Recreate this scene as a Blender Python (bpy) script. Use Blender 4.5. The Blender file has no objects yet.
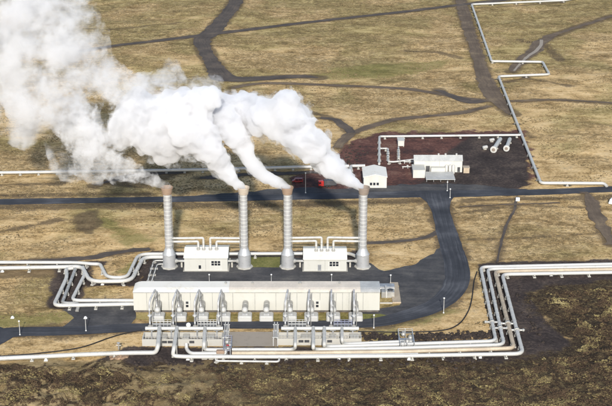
import bpy, math, random
import numpy as np
from mathutils import Vector
from mathutils.geometry import tessellate_polygon
random.seed(7); rng = np.random.default_rng(7)
scene = bpy.context.scene
COL = scene.collection
R = math.radians

# ------------------------------------------------------------------ survey: camera and mapping of the site plan
H = 199.0; PITCH = R(20.0); FPX = 1400.0
cp, sp = math.cos(PITCH), math.sin(PITCH)
def ray(px, py):
    a = (px - 306) / FPX; b = (203 - py) / FPX
    return a, cp + b * sp, -sp + b * cp
def G(px, py, z=0.0):
    a, b, c = ray(px, py); t = (z - H) / c
    return Vector((a * t, b * t, z))
def P(px, py, Y):
    a, b, c = ray(px, py); t = Y / b
    return Vector((a * t, Y, H + c * t))

def wsc(py):
    # metres per picture unit on the ground, relative to the first survey of the site
    new = H/math.sin(PITCH+math.atan((py-203)/FPX))/FPX; old = 365/math.sin(R(26)+math.atan((py-203)/2177))/2177
    return new/old
# ------------------------------------------------------------------ numpy noise
def vnoise(x, y, seed=0):
    xi = np.floor(x).astype(np.int64); yi = np.floor(y).astype(np.int64)
    fx = x - xi; fy = y - yi
    fx = fx * fx * (3 - 2 * fx); fy = fy * fy * (3 - 2 * fy)
    def h(a, b):
        n = (a * 374761393 + b * 668265263 + seed * 974711) & 0x7fffffff
        n = ((n ^ (n >> 13)) * 1274126177) & 0x7fffffff
        return ((n ^ (n >> 16)) & 0xffff) / 65535.0
    return (h(xi, yi) * (1 - fx) + h(xi + 1, yi) * fx) * (1 - fy) + (h(xi, yi + 1) * (1 - fx) + h(xi + 1, yi + 1) * fx) * fy
def fbm(x, y, oct=4, seed=0):
    s = 0; a = 0.5; t = 0
    for i in range(oct):
        s = s + a * vnoise(x * 2 ** i, y * 2 ** i, seed + i * 17); t += a; a *= 0.5
    return s / t
def sstep(a, b, x):
    t = np.clip((x - a) / (b - a), 0, 1); return t * t * (3 - 2 * t)

# ------------------------------------------------------------------ materials
MATS = {}
class NT:
    def __init__(self, m):
        self.m = m; self.n = m.node_tree.nodes; self.l = m.node_tree.links
    def new(self, t, **k):
        n = self.n.new(t)
        for a, v in k.items(): setattr(n, a, v)
        return n
    def link(self, a, b): self.l.new(a, b)
    def math(self, op, a, b=None, c=None, clamp=False):
        n = self.new('ShaderNodeMath', operation=op); n.use_clamp = clamp
        for i, v in enumerate((a, b, c)):
            if v is None: continue
            if isinstance(v, (int, float)): n.inputs[i].default_value = v
            else: self.link(v, n.inputs[i])
        return n.outputs[0]
    def noise(self, vec, scale, detail=4, rough=0.55, dist=0.0):
        n = self.new('ShaderNodeTexNoise'); n.inputs['Scale'].default_value = scale
        n.inputs['Detail'].default_value = detail; n.inputs['Roughness'].default_value = rough
        n.inputs['Distortion'].default_value = dist
        if vec is not None: self.link(vec, n.inputs['Vector'])
        return n.outputs['Fac']
    def ramp(self, fac, stops):
        n = self.new('ShaderNodeValToRGB'); e = n.color_ramp.elements
        while len(e) > 1: e.remove(e[-1])
        e[0].position = stops[0][0]; e[0].color = (*stops[0][1], 1)
        for p, c in stops[1:]:
            q = e.new(p); q.color = (*c, 1)
        self.link(fac, n.inputs[0]); return n.outputs[0]
    def mix(self, fac, a, b, mode='MIX'):
        n = self.new('ShaderNodeMix', data_type='RGBA', blend_type=mode)
        if isinstance(fac, (int, float)): n.inputs[0].default_value = fac
        else: self.link(fac, n.inputs[0])
        for s, v in ((6, a), (7, b)):
            if isinstance(v, tuple): n.inputs[s].default_value = (*v, 1)
            else: self.link(v, n.inputs[s])
        return n.outputs[2]
    def smooth(self, x, lo, hi):
        n = self.new('ShaderNodeMapRange', interpolation_type='SMOOTHSTEP')
        self.link(x, n.inputs[0]); n.inputs[1].default_value = lo; n.inputs[2].default_value = hi
        return n.outputs[0]
    def mapping(self, vec, scale):
        n = self.new('ShaderNodeMapping'); n.inputs['Scale'].default_value = scale
        self.link(vec, n.inputs['Vector']); return n.outputs[0]
def newmat(name):
    m = bpy.data.materials.new(name); m.use_nodes = True; nt = NT(m)
    b = nt.n['Principled BSDF']; MATS[name] = m
    return m, nt, b
def mat(name, col, rough=0.6, metal=0.0, var=0.18, scale=0.6, dirt=None, bump=0.0, streak=False):
    m, nt, b = newmat(name)
    tc = nt.new('ShaderNodeTexCoord').outputs['Object']
    v = nt.mapping(tc, (1, 1, 0.18)) if streak else tc
    n1 = nt.noise(v, scale, 5, 0.6)
    n2 = nt.noise(tc, scale * 7, 3, 0.6)
    f = nt.math('ADD', nt.math('MULTIPLY', n1, 0.65), nt.math('MULTIPLY', n2, 0.35))
    dk = dirt or tuple(c * (1 - 2 * var) for c in col)
    c = nt.mix(nt.smooth(f, 0.38, 0.66), dk, tuple(min(1, q * (1 + var * 0.3)) for q in col))
    if dirt: c = nt.mix(nt.smooth(f, 0.28, 0.5), dk, tuple(col))
    nt.link(c, b.inputs['Base Color']); b.inputs['Roughness'].default_value = rough
    b.inputs['Metallic'].default_value = metal
    if bump:
        bp = nt.new('ShaderNodeBump'); bp.inputs['Strength'].default_value = 0.6; bp.inputs['Distance'].default_value = bump
        nt.link(n2, bp.inputs['Height']); nt.link(bp.outputs[0], b.inputs['Normal'])
    return m
mat('wall_cream', (0.475, 0.465, 0.42), 0.5, 0, 0.06, 0.3, dirt=(0.43, 0.42, 0.37), streak=True)
mat('wall_white', (0.54, 0.53, 0.485), 0.5, 0, 0.05, 0.3, streak=True)
mat('roof_cream', (0.72, 0.70, 0.64), 0.6, 0, 0.1, 0.15, dirt=(0.58, 0.53, 0.43))
mat('roof_pink', (0.66, 0.59, 0.50), 0.6, 0, 0.08, 0.2)
mat('roof_grey', (0.52, 0.52, 0.50), 0.5, 0.2, 0.1, 0.3)
mat('seam', (0.30, 0.30, 0.28), 0.6)
mat('clad_white', (0.485, 0.475, 0.445), 0.5, 0.1, 0.12, 0.25, dirt=(0.36, 0.35, 0.315))
mat('clad_tan', (0.48, 0.39, 0.28), 0.55, 0.1, 0.12, 0.25)
mat('clad_grey', (0.42, 0.41, 0.38), 0.45, 0.35, 0.12, 0.3)
mat('aluminium', (0.50, 0.50, 0.50), 0.42, 0.45, 0.14, 0.5, dirt=(0.34, 0.335, 0.32))
mat('aluminium_band', (0.70, 0.70, 0.68), 0.35, 0.4, 0.05, 0.5)
mat('rust', (0.29, 0.205, 0.145), 0.8, 0.1, 0.25, 0.8, dirt=(0.19, 0.11, 0.07))
mat('rust_pale', (0.44, 0.38, 0.31), 0.75, 0.1, 0.2, 0.8, dirt=(0.27, 0.16, 0.10))
mat('rust_dark', (0.27, 0.22, 0.18), 0.8, 0.2, 0.25, 0.8, dirt=(0.16, 0.12, 0.09))
mat('concrete', (0.40, 0.38, 0.33), 0.85, 0, 0.15, 0.4, dirt=(0.27, 0.24, 0.19), bump=0.03)
mat('concrete_light', (0.40, 0.385, 0.345), 0.85, 0, 0.12, 0.4, dirt=(0.36, 0.32, 0.25))
mat('concrete_dark', (0.13, 0.115, 0.10), 0.9, 0, 0.2, 0.5)
mat('gravel_slab', (0.30, 0.26, 0.21), 0.95, 0, 0.12, 0.5, dirt=(0.23, 0.20, 0.16), bump=0.05)
mat('steel_dark', (0.10, 0.10, 0.105), 0.5, 0.4)
mat('steel_grey', (0.45, 0.46, 0.47), 0.45, 0.5)
mat('rail_blue', (0.36, 0.38, 0.52), 0.5, 0.2)
mat('glass_dark', (0.02, 0.022, 0.028), 0.1, 0, 0.02)
mat('lamp_white', (0.74, 0.74, 0.72), 0.3, 0, 0.02)
mat('red_paint', (0.50, 0.035, 0.03), 0.35, 0, 0.05)
mat('red_dark', (0.22, 0.03, 0.03), 0.4, 0, 0.05)
mat('white_paint', (0.80, 0.80, 0.79), 0.3, 0, 0.03)
mat('rubber', (0.02, 0.02, 0.02), 0.85)
mat('stone_brown', (0.30, 0.20, 0.13), 0.95, 0, 0.2, 1.2)
mat('stone_pad', (0.07, 0.06, 0.05), 0.95, 0, 0.2, 1.2)
mat('hose_black', (0.015, 0.013, 0.012), 0.7)

def surface_mat(name, stops, sc, bump, fine=3.0, rough=0.9, streaks=0.0, lanes=False):
    m, nt, b = newmat(name)
    tc = nt.new('ShaderNodeTexCoord').outputs['Object']
    a = nt.noise(tc, sc, 6, 0.62); f = nt.noise(tc, fine, 4, 0.7)
    s = nt.noise(nt.mapping(tc, (0.05, 0.5, 1)), 1.0, 4, 0.6)
    if lanes:
        q1 = nt.new('ShaderNodeAttribute'); q1.attribute_name = 'across'; q2 = nt.new('ShaderNodeAttribute'); q2.attribute_name = 'along'
        cv = nt.new('ShaderNodeCombineXYZ'); nt.link(nt.math('MULTIPLY', q1.outputs['Fac'], 1.1), cv.inputs[0]); nt.link(nt.math('MULTIPLY', q2.outputs['Fac'], 0.022), cv.inputs[1])
        s = nt.noise(cv.outputs[0], 1.0, 4, 0.65)
    v = nt.math('ADD', nt.math('MULTIPLY', a, 0.55), nt.math('MULTIPLY', f, 0.45 - streaks))
    v = nt.math('ADD', v, nt.math('MULTIPLY', s, streaks))
    nt.link(nt.ramp(v, stops), b.inputs['Base Color']); b.inputs['Roughness'].default_value = rough
    b.inputs['Specular IOR Level'].default_value = 0.25
    bp = nt.new('ShaderNodeBump'); bp.inputs['Strength'].default_value = 0.7; bp.inputs['Distance'].default_value = bump
    nt.link(f, bp.inputs['Height']); nt.link(bp.outputs[0], b.inputs['Normal'])
    return m
surface_mat('asphalt', [(0.38, (0.027, 0.029, 0.035)), (0.5, (0.050, 0.052, 0.060)), (0.60, (0.095, 0.098, 0.108)), (0.70, (0.17, 0.165, 0.16))], 0.06, 0.03, 1.6, 0.85, 0.40, True)
surface_mat('asphalt_yard', [(0.38, (0.036, 0.036, 0.038)), (0.48, (0.058, 0.057, 0.060)), (0.56, (0.085, 0.082, 0.080)), (0.66, (0.15, 0.14, 0.125))], 0.10, 0.03, 1.0, 0.9, 0.25)
surface_mat('lawn', [(0.35, (0.07, 0.075, 0.022)), (0.52, (0.15, 0.15, 0.045)), (0.68, (0.30, 0.26, 0.11))], 0.12, 0.1, 1.2)
surface_mat('track_dark', [(0.35, (0.045, 0.038, 0.034)), (0.5, (0.085, 0.070, 0.060)), (0.68, (0.17, 0.13, 0.095))], 0.10, 0.08, 1.2, 0.95, 0.3, True)
surface_mat('track_brown', [(0.35, (0.075, 0.055, 0.040)), (0.52, (0.14, 0.105, 0.075)), (0.68, (0.27, 0.20, 0.12))], 0.10, 0.08, 1.2, 0.95, 0.3, True)
surface_mat('moss_clump', [(0.35, (0.030, 0.020, 0.013)), (0.50, (0.075, 0.048, 0.028)), (0.57, (0.20, 0.160, 0.066)), (0.68, (0.42, 0.34, 0.17))], 0.12, 0.05, 1.6, 1.0, 0.05)
surface_mat('rubble', [(0.35, (0.018, 0.014, 0.012)), (0.55, (0.045, 0.034, 0.028)), (0.7, (0.09, 0.065, 0.045))], 0.3, 0.05, 2.0)
surface_mat('tussock', [(0.35, (0.08, 0.058, 0.03)), (0.5, (0.17, 0.125, 0.062)), (0.68, (0.34, 0.26, 0.14))], 0.05, 0.05, 1.0, 1.0)

# ------------------------------------------------------------------ mesh builder
class MB:
    def __init__(self): self.v = []; self.f = []; self.mi = []; self.sm = []
    def add(self, vs, fs, mi=0, smooth=False):
        o = len(self.v); self.v += [tuple(q) for q in vs]
        for f in fs: self.f.append(tuple(i + o for i in f)); self.mi.append(mi); self.sm.append(smooth)
        return self
    def box(self, x0, x1, y0, y1, z0, z1, mi=0, b=0.0):
        if b <= 0:
            vs = [(x0,y0,z0),(x1,y0,z0),(x1,y1,z0),(x0,y1,z0),(x0,y0,z1),(x1,y0,z1),(x1,y1,z1),(x0,y1,z1)]
            return self.add(vs, [(0,3,2,1),(4,5,6,7),(0,1,5,4),(1,2,6,5),(2,3,7,6),(3,0,4,7)], mi)
        # chamfered vertical edges and top edge
        def ring(i, z): return [(x0+i+b,y0+i,z),(x1-i-b,y0+i,z),(x1-i,y0+i+b,z),(x1-i,y1-i-b,z),(x1-i-b,y1-i,z),(x0+i+b,y1-i,z),(x0+i,y1-i-b,z),(x0+i,y0+i+b,z)]
        vs = ring(0, z0) + ring(0, z1-b) + ring(b, z1)
        fs = [tuple(range(7,-1,-1)), tuple(range(16,24))]
        for k in range(2):
            for i in range(8):
                j = (i+1) % 8; fs.append((k*8+i, k*8+j, k*8+8+j, k*8+8+i))
        return self.add(vs, fs, mi)
    def tube(self, pts, r, n=10, mi=0, caps=True, bands=None):
        pts = [Vector(p) for p in pts]; rings = []
        up = None; rs = r if isinstance(r, (list, tuple)) else [r]*len(pts)
        T = []
        for i, p in enumerate(pts):
            a = pts[max(0, i-1)]; c = pts[min(len(pts)-1, i+1)]
            d = (c - a)
            T.append(d.normalized() if d.length > 1e-9 else Vector((0,0,1)))
        u = T[0].orthogonal().normalized()
        vs = []
        for i, p in enumerate(pts):
            u = (u - T[i]*u.dot(T[i]))
            if u.length < 1e-6: u = T[i].orthogonal()
            u.normalize(); w = T[i].cross(u)
            for k in range(n):
                a = 2*math.pi*k/n
                vs.append(p + (u*math.cos(a) + w*math.sin(a))*rs[i])
        fs = []
        for i in range(len(pts)-1):
            for k in range(n):
                j = (k+1) % n; fs.append((i*n+k, i*n+j, (i+1)*n+j, (i+1)*n+k))
        self.add(vs, fs, mi, True)
        if caps: self.add(vs[:n], [tuple(range(n-1,-1,-1))], mi); self.add(vs[-n:], [tuple(range(n))], mi)
        return self
    def lathe(self, prof, c=(0,0,0), n=24, mi=0, smooth=True, axis='z'):
        vs = []
        for r_, z in prof:
            for k in range(n):
                a = 2*math.pi*k/n
                q = (r_*math.cos(a), r_*math.sin(a), z)
                if axis == 'y': q = (q[0], -q[2], q[1])
                vs.append((c[0]+q[0], c[1]+q[1], c[2]+q[2]))
        fs = []
        for i in range(len(prof)-1):
            for k in range(n):
                j = (k+1) % n; fs.append((i*n+k, i*n+j, (i+1)*n+j, (i+1)*n+k))
        self.add(vs, fs, mi, smooth)
        m = len(prof)
        if prof[0][0] > 1e-4: self.add(vs[:n], [tuple(range(n-1,-1,-1))], mi)
        if prof[-1][0] > 1e-4: self.add(vs[-n:], [tuple(range(n))], mi)
        return self
    def sphere(self, c, r, n=12, mi=0, sq=(1,1,1)):
        prof = [(max(1e-5, math.sin(math.pi*i/8))*r, -math.cos(math.pi*i/8)*r) for i in range(9)]
        o = MB().lathe(prof, (0,0,0), n)
        return self.add([(c[0]+v[0]*sq[0], c[1]+v[1]*sq[1], c[2]+v[2]*sq[2]) for v in o.v], o.f, mi, True)
    def rock(self, c, r, mi=0):
        t = (1+5**.5)/2
        vs = [(-1,t,0),(1,t,0),(-1,-t,0),(1,-t,0),(0,-1,t),(0,1,t),(0,-1,-t),(0,1,-t),(t,0,-1),(t,0,1),(-t,0,-1),(-t,0,1)]
        fs = [(0,11,5),(0,5,1),(0,1,7),(0,7,10),(0,10,11),(1,5,9),(5,11,4),(11,10,2),(10,7,6),(7,1,8),(3,9,4),(3,4,2),(3,2,6),(3,6,8),(3,8,9),(4,9,5),(2,4,11),(6,2,10),(8,6,7),(9,8,1)]
        out = []
        for v in vs:
            s = r/1.9*random.uniform(0.7, 1.25); out.append((c[0]+v[0]*s, c[1]+v[1]*s, c[2]+v[2]*s*0.7))
        return self.add(out, fs, mi)
    def prism(self, poly, y0, y1, mi=0):   # poly in (x,z), extruded along y
        n = len(poly)
        vs = [(x, y0, z) for x, z in poly] + [(x, y1, z) for x, z in poly]
        fs = [tuple(range(n)), tuple(range(2*n-1, n-1, -1))]
        for i in range(n):
            j = (i+1) % n; fs.append((i, i+n, j+n, j))
        return self.add(vs, fs, mi)
    def prism_x(self, poly, x0, x1, mi=0):   # poly in (y,z), extruded along x
        n = len(poly)
        vs = [(x0, y, z) for y, z in poly] + [(x1, y, z) for y, z in poly]
        fs = [tuple(range(n-1,-1,-1)), tuple(range(n, 2*n))]
        for i in range(n):
            j = (i+1) % n; fs.append((i, j, j+n, i+n))
        return self.add(vs, fs, mi)
    def build(self, name, mats, parent=None, origin=None, label=None):
        me = bpy.data.meshes.new(name)
        org = Vector(origin) if origin is not None else Vector((0,0,0))
        me.from_pydata([(v[0]-org.x, v[1]-org.y, v[2]-org.z) for v in self.v], [], self.f)
        if not isinstance(mats, (list, tuple)): mats = [mats]
        for m in mats: me.materials.append(MATS[m])
        me.polygons.foreach_set('material_index', self.mi)
        me.polygons.foreach_set('use_smooth', self.sm); me.update()
        if any(self.sm): me.set_sharp_from_angle(angle=R(52))
        o = bpy.data.objects.new(name, me); COL.objects.link(o)
        o.location = org
        if parent is not None:
            o.parent = parent
            o.location = org - pw(parent)
        if label: o['label'] = label
        return o
def pw(o):
    l = Vector(o.location)
    return l + pw(o.parent) if o.parent else l
def thing(name, label, cat, loc, group=None, kind=None):
    o = bpy.data.objects.new(name, None); COL.objects.link(o); o.location = loc; o.empty_display_size = 1
    return tag(o, label, cat, group, kind)
def tag(o, label=None, cat=None, group=None, kind=None):
    if label: o['label'] = label
    if cat: o['category'] = cat
    if group: o['group'] = group
    if kind: o['kind'] = kind
    return o
def part(mb, name, mats, parent, origin=None, label=None):
    return mb.build(name, mats, parent, origin if origin is not None else pw(parent), label)
def copy_tree(o, parent=None):
    c = o.copy(); COL.objects.link(c); c.parent = parent
    for ch in list(o.children): copy_tree(ch, c)
    return c

# ------------------------------------------------------------------ roads, tracks, yards
FLAT = []      # (kind, points, halfwidth) for levelling the ground
def catmull(pts, step=2.0):
    P_ = [np.array(p, float) for p in pts]; out = []
    for i in range(len(P_)-1):
        p0 = P_[max(0,i-1)]; p1 = P_[i]; p2 = P_[i+1]; p3 = P_[min(len(P_)-1,i+2)]
        n = max(2, int(np.linalg.norm(p2[:2]-p1[:2])/step))
        for k in range(n):
            t = k/n
            out.append(0.5*((2*p1)+(-p0+p2)*t+(2*p0-5*p1+4*p2-p3)*t*t+(-p0+3*p1-3*p2+p3)*t**3))
    out.append(P_[-1]); return out
NZ = [0]; TRACKS = []
def strip(name, pts, z, m, rag=0.6, flat=True):
    w = []; NZ[0] += 1; z += NZ[0]*0.004
    for p in pts:
        g = G(p[0], p[1]); w.append((g.x, g.y, p[2]*wsc(p[1])))
    c = catmull(w); n = len(c); mb = MB(); vs = []
    seed = random.randint(0, 999)
    for i, q in enumerate(c):
        a = c[max(0,i-1)]; b = c[min(n-1,i+1)]; d = b[:2]-a[:2]; d /= (np.linalg.norm(d)+1e-9); nrm = np.array((-d[1], d[0]))
        for s in (-1, 1):
            j = rag*(1.5 if m.startswith('track') else 1)*(float(fbm(np.array([i*0.45+s*50.]), np.array([seed*1.0]), 3, seed)[0])-0.5)*2
            p = q[:2]+nrm*s*(q[2]/2+j); vs.append((p[0], p[1], z))
    fs = [(2*i, 2*i+1, 2*i+3, 2*i+2) for i in range(n-1)]
    fs = [f[::-1] for f in fs]
    mb.add(vs, fs); o = mb.build(name, m); o['kind'] = 'structure'
    at = o.data.attributes.new('across', 'FLOAT', 'POINT'); at.data.foreach_set('value', np.array([v for q in c for v in (-q[2]/2, q[2]/2)], np.float32))
    al = np.concatenate([[0], np.cumsum([np.linalg.norm(b[:2]-a[:2]) for a, b in zip(c, c[1:])])])
    at = o.data.attributes.new('along', 'FLOAT', 'POINT'); at.data.foreach_set('value', np.repeat(al, 2).astype(np.float32))
    if m.startswith('track'): TRACKS.append((max(q[2] for q in c)/2*0.75+0.9, [(q[0], q[1]) for q in c[::3]]+[(c[-1][0], c[-1][1])]))
    if flat: FLAT.append(('line', [(q[0], q[1]) for q in c[::3]]+[(c[-1][0], c[-1][1])], max(q[2] for q in c)/2))
    return o
def yard(name, pts, z, m, rag=0.9, smooth=False, flat=True):
    w = [G(*p).xy for p in pts]; ring = []; seed = random.randint(0, 999)
    if smooth:
        w = [Vector((q[0], q[1])) for q in catmull([(a[0], a[1]) for a in w+[w[0]]], 3)][:-1]
    n = len(w)
    for i in range(n):
        a, b = w[i], w[(i+1) % n]; k = max(1, int((b-a).length/2)); d = (b-a).normalized() if (b-a).length else Vector((1,0)); nr = Vector((-d.y, d.x))
        for t in range(k):
            j = rag*(float(fbm(np.array([(len(ring))*0.5]), np.array([seed*1.]), 3, seed)[0])-0.5)*2
            ring.append(a.lerp(b, t/k)+nr*(j if t else 0))
    tris = tessellate_polygon([[Vector((p.x, p.y, 0)) for p in ring]])
    fs = []
    for t in tris:
        a, b, c = [ring[i] for i in t]
        fs.append(tuple(t) if (b-a).cross(c-a) > 0 else tuple(t[::-1]))
    mb = MB(); mb.add([(p.x, p.y, z) for p in ring], fs); o = mb.build(name, m); o['kind'] = 'structure'
    if flat: FLAT.append(('poly', [(p.x, p.y) for p in ring[::2]], 0))
    return o
# main road across the site, with the branch and the plant's ring road
strip('main_road', [(-120,205,6.6),(0,202,6.6),(100,200.5,6.4),(200,199,6.4),(300,197,6.6),(400,194.5,7.5),(440,194,8),(500,193,7),(560,191.5,6.4),(612,189,6.4),(720,184,6.2)], 0.07, 'asphalt', 0.35)
yard('forecourt', [(165,197.5),(240,192),(300,187.5),(340,189),(400,184),(460,184),(500,187),(530,190),(545,194),(490,196),(400,197),(300,198),(165,200)], 0.05, 'asphalt_yard', 1.6)
yard('yard', [(152,258),(300,258),(366,262),(384,271),(416,264),(440,248),(455,246),(459,262),(460,277),(452,293),(438,306),(412,318),(372,327),(356,328),(352,313),(400,305),(398,284),(146,284),(149,270)], 0.05, 'asphalt_yard', 1.0)
strip('ring_road', [(436,193,18),(438,201,10),(441,212,7),(446,230,7.6),(452,250,8.5),(457,268,9),(455,287,9),(438,304,8.5),(410,315,8),(370,323,7),(300,325,6),(200,325.5,6),(130,328,6.5),(70,331,7),(20,332,7.5),(0,334.5,9),(-60,345,9)], 0.11, 'asphalt', 0.3)
yard('apron', [(62,310),(84,306),(136,304),(136,318),(128,326),(80,330),(60,328),(74,318)], 0.05, 'asphalt_yard', 0.6)
yard('grey_lot', [(-40,328),(0,327),(12,331),(14,337),(0,345),(-40,352)], 0.13, 'asphalt', 0.6)
yard('gravel_slab', [(225,332),(277.5,332),(277.5,346.5),(222,346.5)], 0.09, 'gravel_slab', 0.1)
yard('lawn_patch', [(249,257),(280,257),(280,267.5),(249,267.5)], 0.1, 'lawn', 0.5)
yard('lawn_patch', [(362,314),(380,314),(390,316),(380,320.5),(362,321)], 0.1, 'lawn', 0.5)
# upper gravel roads
strip('gravel_road', [(241,-12,6),(234,5,6.5),(222,20,7),(211,33,9),(202,40,8),(206,52,6.5),(213,64,7),(219,73,10),(225,79,11)], 0.07, 'track_dark', 0.8)
strip('spur_road', [(218,78,9),(240,79.5,8),(270,78,6),(300,76.5,5),(318,78,1.2)], 0.09, 'track_dark', 0.8)
strip('cross_road', [(60,55,3.6),(110,46.5,3.8),(160,40.5,4),(205,35,5.2),(250,29.5,4.4),(320,21,3.8),(400,12.3,3.8),(460,5,4.2),(540,-4,5),(640,-16,5)], 0.09, 'track_dark', 0.5)
strip('pipeline_road', [(455,-10,4.5),(461,3,5),(466,20,5.5),(474,45,5.5),(482,70,6),(489,88,8),(497,100,7),(510,114,2.5)], 0.07, 'track_brown', 0.9)
strip('dirt_track', [(232,88,3),(262,83.5,3),(310,84.5,3),(360,86.5,3),(410,89.5,3.4),(450,96,3.2),(478,100,4),(515,101,2.2),(560,100,2),(640,105,2)], 0.05, 'track_brown', 0.5)
strip('dirt_track', [(490,106,3),(460,113,3.4),(430,116,3.4),(395,120,3.6),(365,128,4),(346,138,4.5),(338,148,4)], 0.05, 'track_brown', 0.9)
strip('dirt_track', [(320,118,3),(335,120,3.2),(345,127,4),(352,133,4)], 0.05, 'track_dark', 0.8)
strip('dirt_track', [(436,90,3),(452,96,4),(470,102,4.5),(484,101,4)], 0.06, 'track_dark', 0.8)
strip('stream_bed', [(640,8,2),(600,20,2.5),(560,33,3),(543,41,6),(533,52,6),(522,60,5),(512,72,3)], 0.05, 'track_brown', 1.0)
strip('stream', [(541.5,40,1.3),(541,45,1.6),(536,51,1.8),(530,55,1.6),(524,60,1.3),(514,71,0.9)], 0.075, 'gravel_slab', 0.3)
strip('footpath', [(517,197,1.2),(514,210,1.1),(507,224,1.0),(502,240,1.0),(497,262,1.0)], 0.05, 'track_dark', 0.25)
strip('dirt_track', [(20,261.5,3.5),(60,260,3.5),(90,258,4),(115,253,3.4),(150,249,3)], 0.05, 'track_dark', 0.7)
strip('dirt_track', [(366,243,2.6),(392,242,2.6),(412,240,2.6),(430,236,2.6),(440,231,3)], 0.05, 'track_dark', 0.4)
strip('dirt_track', [(95,186,2),(120,178,4),(150,174,5),(185,172,3)], 0.05, 'track_dark', 1.0)
strip('dirt_track', [(585,192,3),(592,205,5),(600,222,5),(612,245,4)], 0.05, 'track_brown', 1.2)
strip('dirt_track', [(460,207,1.2),(500,205,1.2),(560,203,1.2)], 0.05, 'track_brown', 0.4)
strip('dirt_track', [(200,178,3),(260,174,4),(330,172,3)], 0.05, 'track_dark', 1.0)

# ------------------------------------------------------------------ pipes
def fillet(pts, rad, n=6):
    pts = [Vector(p) for p in pts]; out = [pts[0]]
    for i in range(1, len(pts)-1):
        a, b, c = pts[i-1], pts[i], pts[i+1]
        d1 = (a-b); d2 = (c-b); L = min(rad, d1.length*0.49, d2.length*0.49)
        d1.normalize(); d2.normalize(); p = b+d1*L; q = b+d2*L
        for k in range(n+1):
            t = k/n; out.append(p*(1-t)**2+b*2*t*(1-t)+q*t*t)
    out.append(pts[-1]); return out
def banded(path, r, gap=3.2, first=1.0):
    """path and radii with a slim raised strap at every joint of the cladding"""
    o = [path[0]]; rs = [r]; nxt = first; s = 0
    for i in range(len(path)-1):
        a, b = path[i], path[i+1]; L = (b-a).length
        if L < 1e-6: continue
        while nxt+0.3 < s+L:
            if nxt-s < 0.05: nxt = s+0.05
            d = (b-a)/L; t = nxt-s
            for e, k in ((0, 1), (0.01, 1.03), (0.14, 1.03), (0.15, 1)):
                o.append(a+d*(t+e)); rs.append(r*k)
            nxt += gap
        if nxt < s+L: nxt = s+L+0.2
        s += L; o.append(b); rs.append(r)
    return o, rs
SUP = {}
def support_at(parent, p, d, r, zc, m='concrete_light'):
    key = (round(r, 2), round(zc, 1), m)
    if key not in SUP:
        w = r+0.35; mb = MB()
        mb.box(-w, w, -0.55, 0.55, -zc, -zc+0.35, 0, 0.06)
        mb.box(-w*0.8, -w*0.55, -0.2, 0.2, -zc+0.35, -r*0.2)
        mb.box(w*0.55, w*0.8, -0.2, 0.2, -zc+0.35, -r*0.2)
        mb.box(-w*0.8, w*0.8, -0.22, 0.22, -r-0.22, -r+0.02)
        o = mb.build('support', m); o.parent = parent; SUP[key] = o.data
    else:
        o = bpy.data.objects.new('support', SUP[key]); COL.objects.link(o); o.parent = parent
    o.location = Vector(p)-pw(parent)
    o.rotation_euler = (0, 0, math.atan2(d.y, d.x)-math.pi/2)
PAD = []
def pad_at(parent, p, d):
    if not PAD:
        m = MB(); m.lathe([(1.0, 0.0), (0.8, 0.14), (0.4, 0.24), (0.01, 0.26)], (0,0,0), 11)
        m.v = [(v[0]*1.9*random.uniform(.8,1.2), v[1]*0.9*random.uniform(.8,1.2), v[2]) for v in m.v]
        o = m.build('gravel_pad', 'stone_pad'); PAD.append(o.data)
    else:
        o = bpy.data.objects.new('gravel_pad', PAD[0]); COL.objects.link(o)
    o.parent = parent; o.location = Vector((p.x+random.uniform(-.3,.3), p.y, 0))-pw(parent); k = random.uniform(0.8, 1.3); o.scale = (k, k, 1)
def pipe(label, pts, r, m='clad_white', name='steam_pipeline', cat='pipeline', rad=3.0, gap=12, group=None, sups=True, n=12, z=1.5, pads=False, cap=True, start=3.0, flanges=()):
    w = []; r = r*wsc(sum(min(max(p[1], 0), 406) for p in pts)/len(pts))
    for p in pts:
        if isinstance(p, Vector): w.append(p)
        else: w.append(G(p[0], p[1], p[2] if len(p) > 2 else z))
    path = fillet(w, rad); c0 = Vector((w[0].x, w[0].y, 0))
    t = thing(name, label, cat, c0, group)
    pp, rs = banded(path, r)
    mb = MB().tube(pp, rs, n)
    part(mb, 'pipe', m, t)
    if sups:
        s = 0; nxt = start
        for i in range(len(path)-1):
            a, b = path[i], path[i+1]; L = (b-a).length
            while nxt < s+L:
                q = a.lerp(b, (nxt-s)/L); d = (b-a).normalized()
                if abs(d.z) < 0.1 and q.z > r+0.3 and -25 < q.x+0 and True or (abs(d.z) < 0.1 and q.z > r+0.3): 
                    support_at(t, q, d, r, q.z)
                    if pads: pad_at(t, q, d)
                nxt += gap
            s += L
    for (fx, fy) in flanges:
        g = G(fx, fy, w[0].z)
        best = min(range(len(path)-1), key=lambda i: (path[i].lerp(path[i+1], .5)-g).length if (path[i+1]-path[i]).length > 3 else 1e9)
        a, b = path[best], path[best+1]; d = (b-a).normalized(); q = a+d*max(0, min((b-a).length, (g-a).dot(d)))
        f = MB(); f.tube([q-d*0.5, q-d*0.45, q+d*0.45, q+d*0.5], [r*1.05, r*1.5, r*1.5, r*1.05], 14)
        side = Vector((0,0,1)).cross(d).normalized()
        f.tube([q-side*(r+1.5), q+side*(r+1.5)], 0.38, 10); f.sphere(q-side*(r+1.5), 0.55); f.sphere(q+side*(r+1.5), 0.55)
        part(f, 'valve', 'clad_grey', t)
    FLAT.append(('line', [(p.x, p.y) for p in path[::2]]+[(path[-1].x, path[-1].y)], 1.0))
    return t
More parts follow.
